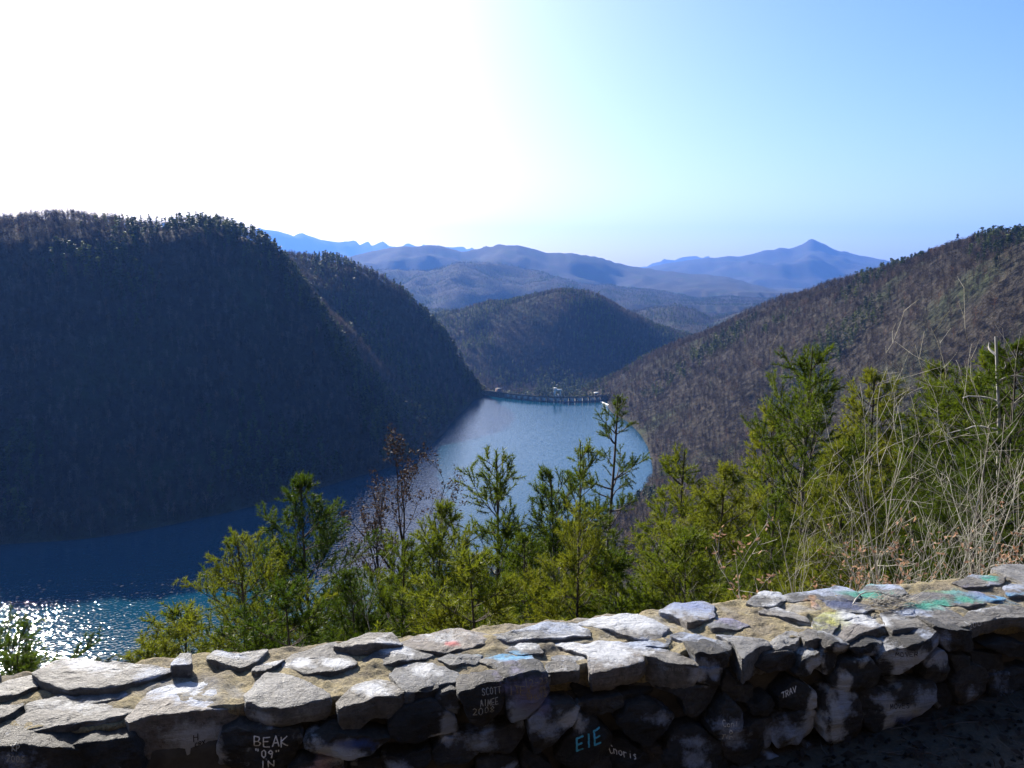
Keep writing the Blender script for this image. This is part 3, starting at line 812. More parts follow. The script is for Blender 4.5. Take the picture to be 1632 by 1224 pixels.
def stone(plane, poly, proud=0.015, depth=0.10, tilt=None, seed=0, mat=None, key=None, edge=0.35):
    """a field stone: rounded outline, a few broken planes, rough skin; poly in wall coordinates"""
    r = np.random.default_rng(1000 + seed)
    o, c, s = outline(poly, seed, 1.13 if plane == 'T' else 1.06)
    rings = [1.0, 0.975, 0.93, 0.87, 0.79, 0.7, 0.6, 0.49, 0.37, 0.25, 0.12]
    tl = tilt if tilt is not None else (0.05 if plane == 'T' else 0.2)
    planes = []
    for _ in range(5 if plane == 'T' else 8):
        a = r.uniform(0, 6.283); g = abs(r.normal(0, tl)) + tl * 0.4
        planes.append((math.cos(a), math.sin(a), g, s * r.uniform(0.15, 0.75)))
    X, Y, H = [], [], []
    for t in rings:
        q = c + (o - c) * t
        x, y = q[:, 0], q[:, 1]
        h = np.full(len(q), proud)
        for ca, sa, g, off in planes:
            h = np.minimum(h, proud - g * ((x - c[0]) * ca + (y - c[1]) * sa - off))
        h = h - edge * s * 0.06 * t ** 60 - edge * s * 0.03 * t ** 8
        X.append(x); Y.append(y); H.append(h)
    side = [0.12, 0.3, 0.5, 0.72, 1.0]
    bot = 1 + 0.13 * fbm(np.abs(np.arange(NOUT) - NOUT / 2) * 0.22, np.zeros(NOUT) + seed, seed=seed + 3, octaves=3)
    SX, SY, SH = [], [], []
    h_edge = H[0]
    for k, d in enumerate(side):
        sc = [1.004, 1.008, 0.995, 0.965, 0.86][k]
        q = c + (o - c) * sc
        SX.append(q[:, 0]); SY.append(q[:, 1]); SH.append(h_edge - depth * d * bot)
    X = SX[::-1] + X + [np.array([c[0]])]; Y = SY[::-1] + Y + [np.array([c[1]])]
    hc = proud
    for ca, sa, g, off in planes: hc = min(hc, proud + g * off)
    Hh = SH[::-1] + H + [np.array([hc])]
    X = np.concatenate(X); Y = np.concatenate(Y); Hh = np.concatenate(Hh)
    if plane == 'T':
        w = WO[None] + WD[None] * X[:, None] + WB[None] * Y[:, None]
        V = np.concatenate([w, (ZT + Hh)[:, None]], 1)
    else:
        w = WO[None] + WD[None] * X[:, None] - WB[None] * Hh[:, None]
        V = np.concatenate([w, Y[:, None]], 1)
    # rough skin
    f = 1 / 0.035
    dn = np.stack([fbm(V[:, 0] * f, V[:, 1] * f, (V[:, 2] - 178) * f, seed=seed + k * 9, octaves=4, gain=0.55) for k in range(3)], 1)
    amp = 0.0036 if plane == 'T' else 0.0046
    V = V + dn * amp
    # split layers: small steps along the bedding
    lay = np.round(vnoise(V[:, 0] * 14, V[:, 1] * 14, V[:, 2] * 40 - 7000, seed=seed) * 2.5) / 2.5
    if plane == 'T': V[:, 2] += lay * 0.0035
    else: V[:, :2] -= WB[None] * (lay * 0.005)[:, None]
    nring = len(side) + len(rings)
    i = np.arange(nring - 1)[:, None] * NOUT; j = np.arange(NOUT)[None]; j2 = (j + 1) % NOUT
    Q = np.stack([i + j, i + j2, i + NOUT + j2, i + NOUT + j], -1).reshape(-1, 4)
    last = (nring - 1) * NOUT
    T = np.stack([last + np.arange(NOUT), last + (np.arange(NOUT) + 1) % NOUT, np.full(NOUT, nring * NOUT)], 1)
    cen = V.mean(0)
    me = mesh_np('stone', V - cen, [Q, T], True)
    me.set_sharp_from_angle(angle=R(38))
    ab = np.stack([(V[:, :2] - WO) @ WD, (V[:, :2] - WO) @ WB], 1)
    az = np.stack([ab[:, 0], V[:, 2]], 1)
    if plane == 'T':
        up = np.zeros(len(V)); up[len(side) * NOUT:] = 1.0
    else:
        up = np.zeros(len(V))
    set_paint(me, *paint_of(ab, az, up))
    ob = link('stone', me, mat or (M['stone'] if plane == 'T' else M['shaded_stone']), WALL, loc=cen - WL)
    if key: STONES[key] = (ob, V, [tuple(q) for q in Q] + [tuple(t) for t in T])
    return ob

TOP = [  # loose and bedded stones on the wall top: outline in the photograph, how far it stands up
    ([(62, 1069), (93, 1054), (137, 1047), (154, 1055), (206, 1057), (261, 1060), (261, 1064), (220, 1078), (165, 1090), (113, 1091), (79, 1083)], .035),
    ([(272, 1059), (285, 1040), (302, 1040), (305, 1056)], .05),
    ([(332, 1048), (345, 1036), (375, 1044), (425, 1033), (405, 1054), (377, 1060)], .028),
    ([(404, 1066), (415, 1059), (453, 1050), (434, 1063), (410, 1072)], .03),
    ([(45, 1122), (115, 1098), (190, 1094), (205, 1106), (150, 1118), (60, 1138)], .012),
    ([(-30, 1100), (10, 1082), (50, 1076), (60, 1090), (20, 1104), (-20, 1114)], .02),
    ([(455, 1056), (470, 1040), (530, 1023), (547, 1035), (567, 1055), (520, 1068), (480, 1066)], .02),
    ([(532, 1024), (592, 1007), (620, 1007), (640, 1021), (578, 1028)], .035),
    ([(578, 1046), (602, 1037), (640, 1028), (675, 1036), (687, 1042), (667, 1048), (620, 1054), (592, 1052)], .026),
    ([(643, 1023), (661, 1011), (692, 1006), (736, 1001), (770, 1006), (775, 1014), (750, 1030), (709, 1036), (667, 1031)], .03),
    ([(774, 1009), (832, 1001), (880, 989), (911, 989), (931, 1000), (931, 1009), (897, 1012), (863, 1016), (812, 1016)], .034),
    ([(806, 1035), (828, 1024), (856, 1028), (866, 1037), (830, 1042)], .015),
    ([(924, 989), (956, 983), (999, 978), (1037, 986), (1062, 994), (1053, 1004), (1048, 1013), (1016, 1014), (994, 1008), (975, 1000), (951, 996)], .03),
    ([(1056, 972), (1072, 962), (1121, 958), (1136, 964), (1134, 981), (1124, 986), (1099, 990), (1083, 981)], .03),
    ([(1130, 992), (1142, 981), (1164, 985), (1194, 995), (1172, 1002), (1137, 1000)], .016),
    ([(1192, 957), (1217, 942), (1240, 942), (1250, 953), (1235, 962), (1205, 962)], .028),
    ([(1210, 975), (1235, 968), (1275, 978), (1290, 988), (1255, 985)], .014),
    ([(1251, 946), (1316, 938), (1332, 933), (1361, 940), (1366, 950), (1355, 955), (1304, 955), (1265, 955)], .03),
    ([(1288, 955), (1372, 961), (1389, 967), (1372, 974), (1324, 974), (1299, 966)], .018),
    ([(1296, 990), (1316, 976), (1349, 977), (1368, 984), (1344, 990), (1318, 1013), (1299, 1004)], .016),
    ([(1370, 944), (1385, 931), (1431, 933), (1442, 946), (1400, 955)], .024),
    ([(1455, 950), (1480, 942), (1540, 940), (1600, 948), (1560, 962), (1480, 962)], .018),
    ([(1520, 928), (1550, 917), (1600, 918), (1592, 930), (1540, 934)], .032),
    ([(1600, 934), (1632, 926), (1690, 935), (1660, 950), (1610, 946)], .02),
    ([(1440, 968), (1480, 964), (1520, 970), (1500, 980), (1450, 980)], .014),
    ([(700, 1048), (730, 1040), (766, 1044), (756, 1056), (715, 1058)], .01),
    ([(1010, 1022), (1030, 1014), (1066, 1018), (1060, 1030), (1020, 1030)], .01),
    ([(880, 1045), (900, 1040), (930, 1046), (925, 1056), (890, 1056)], .012),
]
CAPS = [  # edge stones: outline of the lit top, lowest point of the shaded front, key
    ([(-40, 1138), (0, 1126), (36, 1124), (10, 1142), (-30, 1158)], 1150, None),
    ([(2, 1152), (31, 1139), (86, 1124), (192, 1120), (207, 1127), (190, 1138), (120, 1150), (40, 1160), (8, 1162)], 1194, 'capA'),
    ([(237, 1107), (254, 1095), (295, 1088), (343, 1086), (372, 1107), (370, 1118), (333, 1126), (298, 1134), (247, 1136), (216, 1146), (214, 1138)], 1232, 'capB'),
    ([(396, 1109), (425, 1074), (460, 1079), (497, 1093), (525, 1109), (494, 1116), (460, 1122), (425, 1124), (398, 1118)], 1172, 'capC'),
    ([(542, 1112), (568, 1091), (592, 1083), (616, 1083), (643, 1098), (635, 1106), (599, 1108), (565, 1118), (544, 1121)], 1163, 'capD'),
    ([(623, 1074), (640, 1059), (671, 1054), (726, 1071), (721, 1082), (685, 1092), (650, 1102), (645, 1098)], 1136, 'capE'),
    ([(732, 1100), (760, 1079), (801, 1081), (803, 1088), (764, 1098), (740, 1106)], 1118, None),
    ([(767, 1050), (798, 1043), (846, 1041), (850, 1050), (872, 1069), (865, 1076), (808, 1082), (795, 1066)], 1106, 'capF'),
    ([(872, 1060), (884, 1053), (902, 1055), (921, 1059), (921, 1066), (897, 1071), (873, 1071)], 1098, None),
    ([(881, 1020), (935, 1028), (972, 1021), (1002, 1030), (1018, 1047), (1014, 1054), (986, 1060), (959, 1065), (941, 1068), (938, 1047), (908, 1033)], 1112, 'capG'),
    ([(985, 1022), (1010, 1021), (1056, 1033), (1092, 1043), (1108, 1052), (1059, 1052), (1046, 1048), (1016, 1039)], 1104, 'capH'),
    ([(1070, 1014), (1091, 1009), (1124, 1014), (1161, 1025), (1160, 1033), (1117, 1037), (1108, 1030)], 1066, 'capI'),
    ([(1142, 1012), (1164, 1014), (1221, 1022), (1224, 1028), (1204, 1034), (1184, 1048), (1169, 1028)], 1090, 'capJ'),
    ([(1313, 1018), (1344, 990), (1372, 978), (1408, 976), (1416, 987), (1410, 995), (1372, 1008), (1341, 1018), (1318, 1024)], 1034, 'capK'),
    ([(1417, 994), (1411, 976), (1445, 962), (1490, 964), (1529, 981), (1532, 990), (1490, 996), (1453, 998), (1425, 1002)], 1026, 'capL'),
    ([(1529, 990), (1557, 973), (1597, 967), (1650, 966), (1690, 972), (1670, 982), (1600, 985), (1540, 998)], 1022, 'capM'),
    ([(1226, 1024), (1240, 1010), (1262, 1004), (1275, 1012), (1268, 1022), (1240, 1030)], 1072, None),
    ([(1274, 1010), (1292, 1003), (1314, 1008), (1315, 1016), (1285, 1022)], 1044, None),
]
FRONT = [  # stones in the shaded face: outline, how far it stands out, key
    ([(350, 1174), (385, 1165), (470, 1170), (481, 1182), (463, 1232), (345, 1232)], .0, 'beak'),
    ([(486, 1189), (499, 1179), (544, 1172), (616, 1179), (620, 1186), (592, 1203), (554, 1212), (503, 1207)], .035, None),
    ([(460, 1232), (485, 1216), (541, 1214), (545, 1245), (465, 1245)], .02, None),
    ([(623, 1158), (647, 1129), (692, 1121), (729, 1154), (729, 1172), (692, 1178), (640, 1188), (623, 1176)], .02, 'r4'),
    ([(695, 1117), (709, 1104), (731, 1106), (735, 1150)], .0, None),
    ([(722, 1178), (777, 1167), (808, 1160), (836, 1154), (841, 1172), (812, 1205), (760, 1202)], .02, None),
    ([(731, 1104), (803, 1090), (808, 1104), (800, 1131), (776, 1164), (757, 1160), (740, 1129)], .045, 'scott'),
    ([(803, 1084), (873, 1074), (878, 1110), (838, 1152), (815, 1154), (808, 1117)], .045, 'tex'),
    ([(846, 1152), (863, 1131), (915, 1127), (927, 1138), (917, 1158), (882, 1189), (860, 1207), (849, 1186)], .035, None),
    ([(889, 1214), (927, 1146), (951, 1150), (978, 1181), (975, 1200), (962, 1221), (908, 1228)], .02, 'eie'),
    ([(964, 1226), (980, 1186), (1000, 1184), (1045, 1217), (1040, 1242), (970, 1242)], .01, 'chris'),
    ([(987, 1152), (1010, 1127), (1037, 1122), (1080, 1146), (1061, 1168), (1037, 1194), (1003, 1177)], .025, None),
    ([(925, 1130), (951, 1115), (994, 1112), (996, 1125), (967, 1138), (946, 1149)], .005, None),
    ([(1052, 1108), (1110, 1096), (1150, 1098), (1139, 1122), (1112, 1146), (1095, 1140), (1089, 1117)], .01, None),
    ([(1135, 1171), (1148, 1136), (1167, 1118), (1188, 1136), (1188, 1157), (1156, 1182)], .04, 'coni'),
    ([(1060, 1214), (1080, 1173), (1113, 1163), (1150, 1184), (1156, 1208), (1140, 1232), (1065, 1232)], .025, None),
    ([(1152, 1186), (1204, 1152), (1235, 1150), (1234, 1179), (1218, 1206), (1183, 1224), (1160, 1208)], .02, None),
    ([(1200, 1130), (1231, 1114), (1240, 1127), (1222, 1144), (1204, 1143)], .02, None),
    ([(1112, 1066), (1152, 1068), (1150, 1096), (1116, 1092)], .015, None),
    ([(1112, 1042), (1160, 1040), (1162, 1066), (1116, 1066)], .005, None),
    ([(1206, 1066), (1224, 1044), (1262, 1040), (1273, 1050), (1262, 1066), (1226, 1074)], .0, None),
    ([(1269, 1076), (1282, 1051), (1307, 1043), (1309, 1060), (1285, 1079)], .02, None),
    ([(1309, 1049), (1332, 1040), (1340, 1060), (1329, 1084), (1312, 1073)], .01, None),
    ([(1316, 1034), (1330, 1024), (1356, 1028), (1352, 1040), (1330, 1044)], .01, None),
    ([(1356, 1036), (1396, 1024), (1414, 1030), (1404, 1044), (1372, 1048)], .01, None),
    ([(1328, 1091), (1344, 1060), (1389, 1049), (1405, 1074), (1402, 1096), (1372, 1104), (1341, 1102)], .03, None),
    ([(1403, 1079), (1417, 1039), (1487, 1022), (1504, 1012), (1512, 1035), (1478, 1053), (1431, 1079)], .045, 'mover'),
    ([(1477, 1060), (1506, 1037), (1517, 1060), (1506, 1090), (1481, 1090)], .02, None),
    ([(1377, 1113), (1389, 1102), (1417, 1105), (1450, 1091), (1492, 1094), (1492, 1119), (1464, 1149), (1417, 1171), (1400, 1177), (1383, 1155)], .035, 'moves'),
    ([(1243, 1113), (1271, 1088), (1301, 1102), (1301, 1127), (1276, 1135), (1248, 1132)], .025, 'trav'),
    ([(1198, 1152), (1220, 1148), (1236, 1169), (1231, 1194), (1200, 1197)], .01, None),
    ([(1237, 1185), (1240, 1155), (1273, 1136), (1306, 1139), (1309, 1167), (1285, 1185), (1248, 1194)], .03, None),
    ([(1313, 1161), (1316, 1124), (1335, 1104), (1369, 1107), (1374, 1139), (1371, 1183), (1344, 1205), (1324, 1185)], .04, None),
    ([(1499, 1004), (1552, 1006), (1556, 1037), (1516, 1042)], .02, None),
    ([(1516, 1046), (1549, 1047), (1548, 1065), (1529, 1082)], .01, None),
    ([(1524, 1094), (1538, 1074), (1560, 1063), (1580, 1077), (1577, 1119), (1532, 1126)], .025, None),
    ([(1552, 1041), (1602, 1046), (1604, 1074), (1583, 1074), (1557, 1062)], .0, None),
    ([(1582, 1079), (1608, 1074), (1645, 1062), (1655, 1113), (1597, 1127), (1582, 1120)], .015, None),
    ([(1575, 1035), (1607, 1024), (1640, 1028), (1650, 1050), (1607, 1044)], .01, None),
    ([(1434, 1160), (1498, 1150), (1503, 1166), (1445, 1182)], .01, None),
    ([(1496, 1096), (1522, 1092), (1526, 1130), (1504, 1146), (1494, 1120)], .0, None),
    ([(-30, 1192), (69, 1192), (144, 1206), (140, 1235), (-30, 1235)], .02, 'kp'),
    ([(100, 1196), (151, 1186), (206, 1180), (219, 1200), (226, 1240), (155, 1240)], .01, None),
    ([(611, 1212), (647, 1208), (688, 1195), (687, 1213), (667, 1238), (614, 1238)], .02, None),
    ([(690, 1200), (709, 1181), (740, 1184), (766, 1205), (743, 1219), (698, 1219)], .02, None),
    ([(765, 1215), (812, 1207), (831, 1222), (805, 1240), (763, 1240)], .02, None),
    ([(834, 1190), (856, 1207), (882, 1224), (870, 1245), (836, 1240)], .01, None),
    ([(1020, 1200), (1050, 1190), (1062, 1205), (1052, 1236), (1040, 1225)], .0, None),
    ([(560, 1216), (608, 1208), (612, 1240), (556, 1240)], .0, None),
    ([(1290, 1190), (1322, 1188), (1345, 1208), (1310, 1222), (1286, 1212)], .02, None),
    ([(1352, 1205), (1376, 1180), (1420, 1182), (1430, 1200), (1390, 1216)], .01, None),
    ([(1190, 1226), (1230, 1205), (1282, 1212), (1290, 1240), (1190, 1245)], .015, None),
    ([(920, 1100), (960, 1114), (1000, 1108), (1050, 1104), (1040, 1118), (1000, 1124), (930, 1126)], -.015, None),
    ([(1160, 1070), (1180, 1092), (1206, 1096), (1200, 1120), (1170, 1118), (1150, 1100)], -.015, None),
    ([(648, 1108), (700, 1098), (700, 1116), (655, 1128)], -.012, None),
    ([(1506, 1134), (1540, 1128), (1600, 1130), (1610, 1150), (1560, 1160), (1510, 1152)], .0, None),
]
sd = 0
for poly, up in TOP:
    sd += 1
    up = up if up > 0.034 else 0.004 + up * 0.4
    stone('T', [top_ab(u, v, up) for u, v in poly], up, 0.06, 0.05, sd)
for poly, vb, key in CAPS:
    sd += 1
    pa = np.array([top_ab(u, v, 0.01) for u, v in poly]); pa[:, 1] = np.maximum(pa[:, 1], -0.055)
    ulow = np.mean([u for u, v in sorted(poly, key=lambda q: -q[1])[:3]])
    depth = max(0.04, ZT - front_az(ulow, vb)[1])
    stone('T', pa, 0.008 + 0.004 * (sd % 3), depth, 0.06, sd, key=key, edge=0.25)
for poly, pr, key in FRONT:
    sd += 1
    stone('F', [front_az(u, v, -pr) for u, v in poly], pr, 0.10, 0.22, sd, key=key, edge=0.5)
# the wall goes on past both sides of the view and down to the ground
for side_, a0, a1 in (('L', -2.9, -1.52), ('R', 2.12, 3.9)):
    a = a0
    while a < a1 - 0.1:
        w = random.uniform(0.18, 0.34); b = min(a + w, a1)
        for b0, b1 in ((-0.02, 0.2), (0.22, 0.42)):
            sd += 1
            j = lambda: random.uniform(-.025, .025)
            stone('T', [(a + .01 + j(), b0 + j()), (b - .01 + j(), b0 + j()), (b - .01 + j(), b1 + j()), (a + .01 + j(), b1 + j())], 0.02, 0.12, 0.05, sd)
        a = b
def rubble_row(a0, a1, z0, z1):
    global sd
    a = a0
    while a < a1 - 0.08:
        w = random.uniform(0.14, 0.3); b = min(a + w, a1)
        j = lambda: random.uniform(-.02, .02)
        sd += 1
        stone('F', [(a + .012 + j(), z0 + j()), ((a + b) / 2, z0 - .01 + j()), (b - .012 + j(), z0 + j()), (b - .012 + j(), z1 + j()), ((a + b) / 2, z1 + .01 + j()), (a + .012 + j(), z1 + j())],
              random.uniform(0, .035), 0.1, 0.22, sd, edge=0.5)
        a = b
for z0, z1 in ((-.27, -.14), (-.43, -.29), (-.62, -.45)):
    rubble_row(-2.9, -1.45, ZT + z0, ZT + z1)
    if z0 > -.5: rubble_row(2.05, 3.9, ZT + z0, ZT + z1)
zlow = [front_az(u, 1246)[1] for u in (0, 1632)]
rubble_row(-1.45, -0.2, ZT - .40, ZT - .27); rubble_row(-1.45, 1.2, ZT - .62, ZT - .43); rubble_row(-0.2, 0.75, ZT - .42, ZT - .29)

# rubble core and the sandy mortar bed on top
def wall_sheet(name, prof, a0, a1, n, amp, mat, seed, freq=9.0, hi=0.0):
    av = np.linspace(a0, a1, n)
    k = len(prof); pr = np.array(prof)
    A = np.repeat(av, k); Bv = np.tile(pr[:, 0], n); Z = np.tile(pr[:, 1], n)
    w = np.tile(pr[:, 2], n)
    Z = Z + w * (amp * fbm(A * freq, Bv * freq, seed=seed, octaves=5) + hi * vnoise(A * 3, Bv * 3, seed=seed + 8))
    Bv = Bv + amp * 0.8 * fbm(A * freq, Z * freq + 7, seed=seed + 4, octaves=4)
    p = WO[None] + WD[None] * A[:, None] + WB[None] * Bv[:, None]
    V = np.concatenate([p, (ZT + Z)[:, None]], 1)
    i = np.arange(n - 1)[:, None] * k; j = np.arange(k - 1)[None]
    Q = np.stack([i + j, i + j + 1, i + k + j + 1, i + k + j], -1).reshape(-1, 4)[:, ::-1]
    me = mesh_np(name, V - WL, Q, True)
    ab = np.stack([A, Bv], 1); az = np.stack([A, ZT + Z], 1)
    rgb, al = paint_of(ab, az, w)
    set_paint(me, rgb, al * 0.6)
    return link(name, me, mat, WALL)
bz = np.linspace(0.066, 0.415, 60)
wall_sheet('mortar', [(0.085, -0.13, 0), (0.08, -0.08, .3), (0.07, -0.035, .6), (0.06, -0.016, 1)] + [(b_, 0.0, 1) for b_ in bz] + [(0.425, -0.02, 1), (0.435, -0.08, .5), (0.43, -0.9, 0)], -2.9, 3.9, 1000, 0.0105, M['mortar'], 61, 13.0, 0.006)
M['rubble'] = plain('gap_shade_core', (0.05, 0.045, 0.04), 0.95, 0.4, 18.0)  # colour darkened to paint in the shade between the face stones
wall_sheet('shaded_core', [(0.055, z_, 0.0) for z_ in np.linspace(-1.0, -0.10, 30)] + [(0.095, -0.06, 0), (0.38, -0.06, 0), (0.38, -1.0, 0)], -2.88, 3.88, 500, 0.014, M['rubble'], 71, 12.0)

# ---- painted and scratched writing
GL = {  # stroke letters in a unit box
 'A': [[(0, 0), (.5, 1), (1, 0)], [(.2, .4), (.8, .4)]], 'B': [[(0, 0), (0, 1), (.7, .95), (.8, .75), (.6, .55), (0, .5)], [(.6, .55), (.95, .3), (.7, .03), (0, 0)]],
 'C': [[(.95, .85), (.6, 1), (.2, .85), (0, .5), (.2, .12), (.6, 0), (.95, .15)]], 'E': [[(.95, 1), (0, 1), (0, 0), (.95, 0)], [(0, .5), (.75, .5)]],
 'H': [[(0, 0), (0, 1)], [(1, 0), (1, 1)], [(0, .5), (1, .5)]], 'I': [[(.5, 0), (.5, 1)]], 'K': [[(0, 0), (0, 1)], [(.9, 1), (0, .45), (1, 0)]],
 'M': [[(0, 0), (.1, 1), (.5, .3), (.9, 1), (1, 0)]], 'N': [[(0, 0), (0, 1), (1, 0), (1, 1)]], 'O': [[(.5, 1), (.1, .8), (0, .45), (.2, .08), (.6, 0), (.95, .3), (.9, .75), (.5, 1)]],
 'P': [[(0, 0), (0, 1), (.8, .95), (.9, .7), (.6, .5), (0, .5)]], 'R': [[(0, 0), (0, 1), (.8, .95), (.9, .7), (.6, .5), (0, .5)], [(.4, .5), (1, 0)]],
 'S': [[(.9, .85), (.5, 1), (.1, .8), (.3, .55), (.8, .4), (.85, .15), (.4, 0), (0, .15)]], 'T': [[(0, 1), (1, 1)], [(.5, 1), (.5, 0)]], 'V': [[(0, 1), (.5, 0), (1, 1)]],
 'X': [[(0, 0), (1, 1)], [(0, 1), (1, 0)]], 'Y': [[(0, 1), (.5, .5), (1, 1)], [(.5, .5), (.5, 0)]], 'U': [[(0, 1), (.05, .2), (.5, 0), (.95, .2), (1, 1)]], 'L': [[(0, 1), (0, 0), (.9, 0)]],
 '0': [[(.5, 1), (.1, .75), (.1, .25), (.5, 0), (.9, .25), (.9, .75), (.5, 1)]], '2': [[(0, .8), (.4, 1), (.85, .8), (.7, .45), (0, 0), (1, 0)]], '1': [[(.5, 0), (.5, 1)]],
 '6': [[(.8, 1), (.3, .7), (.05, .25), (.5, 0), (.9, .25), (.6, .5), (.1, .35)]], '8': [[(.5, .5), (.1, .75), (.5, 1), (.9, .75), (.5, .5), (.05, .22), (.5, 0), (.95, .22), (.5, .5)]],
 '9': [[(.9, .7), (.5, .5), (.1, .7), (.5, 1), (.9, .75), (.7, 0)]], '3': [[(.1, .95), (.6, 1), (.85, .75), (.4, .52), (.9, .3), (.5, 0), (0, .1)]], '"': [[(.3, 1), (.3, .75)], [(.7, 1), (.7, .75)]], '-': [[(.1, .5), (.9, .5)]],
 'n': [[(0, 0), (0, .6)], [(0, .4), (.4, .62), (.8, .45), (.8, 0)]], 'o': [[(.45, .6), (.05, .45), (.05, .12), (.45, 0), (.85, .15), (.85, .45), (.45, .6)]], 'r': [[(0, 0), (0, .6)], [(0, .4), (.3, .6), (.7, .58)]],
 'i': [[(.4, 0), (.4, .6)], [(.4, .78), (.4, .85)]], 's': [[(.7, .5), (.3, .6), (.1, .45), (.6, .25), (.6, .05), (.1, 0)]], 'a': [[(.8, .6), (.3, .6), (.05, .25), (.4, 0), (.8, .3)], [(.8, .6), (.85, 0)]],
 'h': [[(0, 0), (0, 1)], [(0, .4), (.4, .62), (.8, .45), (.8, 0)]], 't': [[(.4, 1), (.4, 0)], [(.1, .65), (.8, .65)]], 'e': [[(.05, .3), (.85, .35), (.6, .6), (.2, .5), (.05, .2), (.4, 0), (.8, .1)]],
 'l': [[(.4, 0), (.4, 1)]], 'u': [[(0, .6), (.05, .1), (.5, 0), (.85, .15), (.85, .6)]], 'v': [[(0, .6), (.4, 0), (.85, .6)]],
 '&': [[(.5, 0), (.1, .45), (.3, .8), (.5, .6), (.7, .8), (.9, .45), (.5, 0)]],     # heart
}
def flat_mat(name, c):
    m, nt, b = material(name)
    geo = nd(nt, 'ShaderNodeNewGeometry')
    n = noise(nt, geo.outputs['Position'], 300.0, 3)
    nt.links.new(ramp(nt, n, [(0.3, tuple(x * .6 for x in c)), (0.6, c)]), b.inputs['Base Color'])
    b.inputs['Roughness'].default_value = 0.8
    return m
INK = {'white': flat_mat('white_marker', (0.75, 0.75, 0.75)), 'grey': flat_mat('chalk_grey', (0.36, 0.36, 0.34)), 'cyan': flat_mat('cyan_paint', (0.08, 0.42, 0.62)), 'black': flat_mat('black_marker', (0.015, 0.015, 0.025)),
       'tan': flat_mat('tan_scratch', (0.3, 0.25, 0.19))}
def write(key, lines, ink, wpx, label):
    """lines: (text, u, v of the baseline start, letter width, letter height, rise per pixel)"""
    ob, V, F = STONES[key]
    bvh = BVHTree.FromPolygons([tuple(v) for v in V], F)
    vs, qs, n = [], [], 0
    rr = random.Random(key)
    for text, u, v, cw, ch, rise in lines:
        x = u
        for c in text:
            for st in GL.get(c, []):
                jx, jy = rr.uniform(-.06, .06), rr.uniform(-.06, .06)
                pts = [(x + (px_ + jx) * cw * .72, v - rise * (x - u + px_ * cw * .72) - (py_ + jy) * ch) for px_, py_ in st]
                fine = []
                for (xa, ya), (xb, yb) in zip(pts[:-1], pts[1:]):
                    m_ = max(2, int(math.hypot(xb - xa, yb - ya) / 1.6) + 1)
                    fine += [(xa + (xb - xa) * k / m_, ya + (yb - ya) * k / m_) for k in range(m_)]
                fine.append(pts[-1])
                hit = []
                for q in fine:
                    a_, z_ = front_az(q[0], q[1], -0.03)
                    o_ = wall_pt(a_, -0.2, z_)
                    loc, nor, _, _ = bvh.ray_cast(Vector(o_), Vector((WB[0], WB[1], 0)))
                    if loc is None or (loc - Vector(o_)).length > 0.34: hit.append(None); continue
                    if nor.y > 0: nor = -nor
                    hit.append((np.array(loc) + np.array(nor) * 0.0016, np.array(nor)))
                wm = wpx * 0.5 * 0.00172
                for k in range(len(hit) - 1):
                    if hit[k] is None or hit[k + 1] is None: continue
                    p0, n0 = hit[k]; p1, n1_ = hit[k + 1]
                    d = p1 - p0; L = np.linalg.norm(d)
                    if L < 1e-6 or L > 0.03: continue
                    d /= L
                    s0 = np.cross(d, n0) * wm; s1 = np.cross(d, n1_) * wm
                    p0 = p0 - d * wm * .5; p1 = p1 + d * wm * .5
                    vs += [p0 - s0, p0 + s0, p1 + s1, p1 - s1]; qs.append([n, n + 1, n + 2, n + 3]); n += 4
            x += cw
    if not vs: print('no writing on', key); return
    cen = np.array(ob.location) + WL
    link('lettering', mesh_np('lettering', np.array(vs) - cen, np.array(qs)), INK[ink], ob, label=label)
write('beak', [('BEAK', 404, 1199, 14.5, 15, -.02), ('"09"', 404, 1217, 11, 12, -.02), ('IN', 414, 1233, 12, 11, 0)], 'white', 1.9, 'white marker name and year on shaded stone')
write('scott', [('SCOTT', 767, 1104, 6.4, 9, .06), ('AIMEE', 763, 1120, 6.2, 9.5, .06), ('2008', 752, 1134, 9, 11, .1)], 'grey', 1.3, 'chalky names and year scratched on the stone')
write('tex', [('12-23', 834, 1090, 8, 9, .1), ('09', 858, 1100, 6, 8, .1), ('JTEX'.replace('J', 'I'), 810, 1105, 9, 14, .05), ('SHUTS', 838, 1112, 7, 9, .1)], 'tan', 1.2, 'faded scratched lettering on purple painted stone')
write('eie', [('EIE', 921, 1200, 14, 20, .42)], 'cyan', 3.4, 'cyan painted letters on shaded stone')
write('chris', [('Cnoris', 979, 1212, 7, 12, -.08)], 'white', 1.3, 'thin white name on shaded stone')
write('coni', [('Coni', 1149, 1155, 6.5, 9, .04), ('&', 1158, 1166, 8, 8, 0), ('Tina', 1149, 1177, 6, 9, .1)], 'white', 1.2, 'two white names with a heart between')
write('capH', [('Conlius', 1063, 1078, 5, 8, .04)], 'grey', 1.0, 'small grey name on the stone front')
write('capM', [('KARLA', 1546, 999, 8, 8, .22), ('SU AND ME', 1554, 1003, 7, 7, .28), ('2009', 1558, 1011, 8, 7, .3)], 'white', 1.2, 'three short lines of white writing')
write('trav', [('TRAV', 1249, 1116, 6, 9, .5)], 'white', 1.4, 'slanting white name on shaded stone')
write('mover', [('MOVER', 1424, 1044, 7, 7, .04)], 'black', 1.1, 'black marker word on white paint')
write('moves', [('MOVES', 1417, 1129, 6.5, 8, .05)], 'black', 1.2, 'black marker word on white paint')
write('kp', [('KP', 16, 1202, 7, 9, 0), ('2006', 8, 1217, 8, 9, 0)], 'grey', 1.5, 'pale initials and year on the stone')
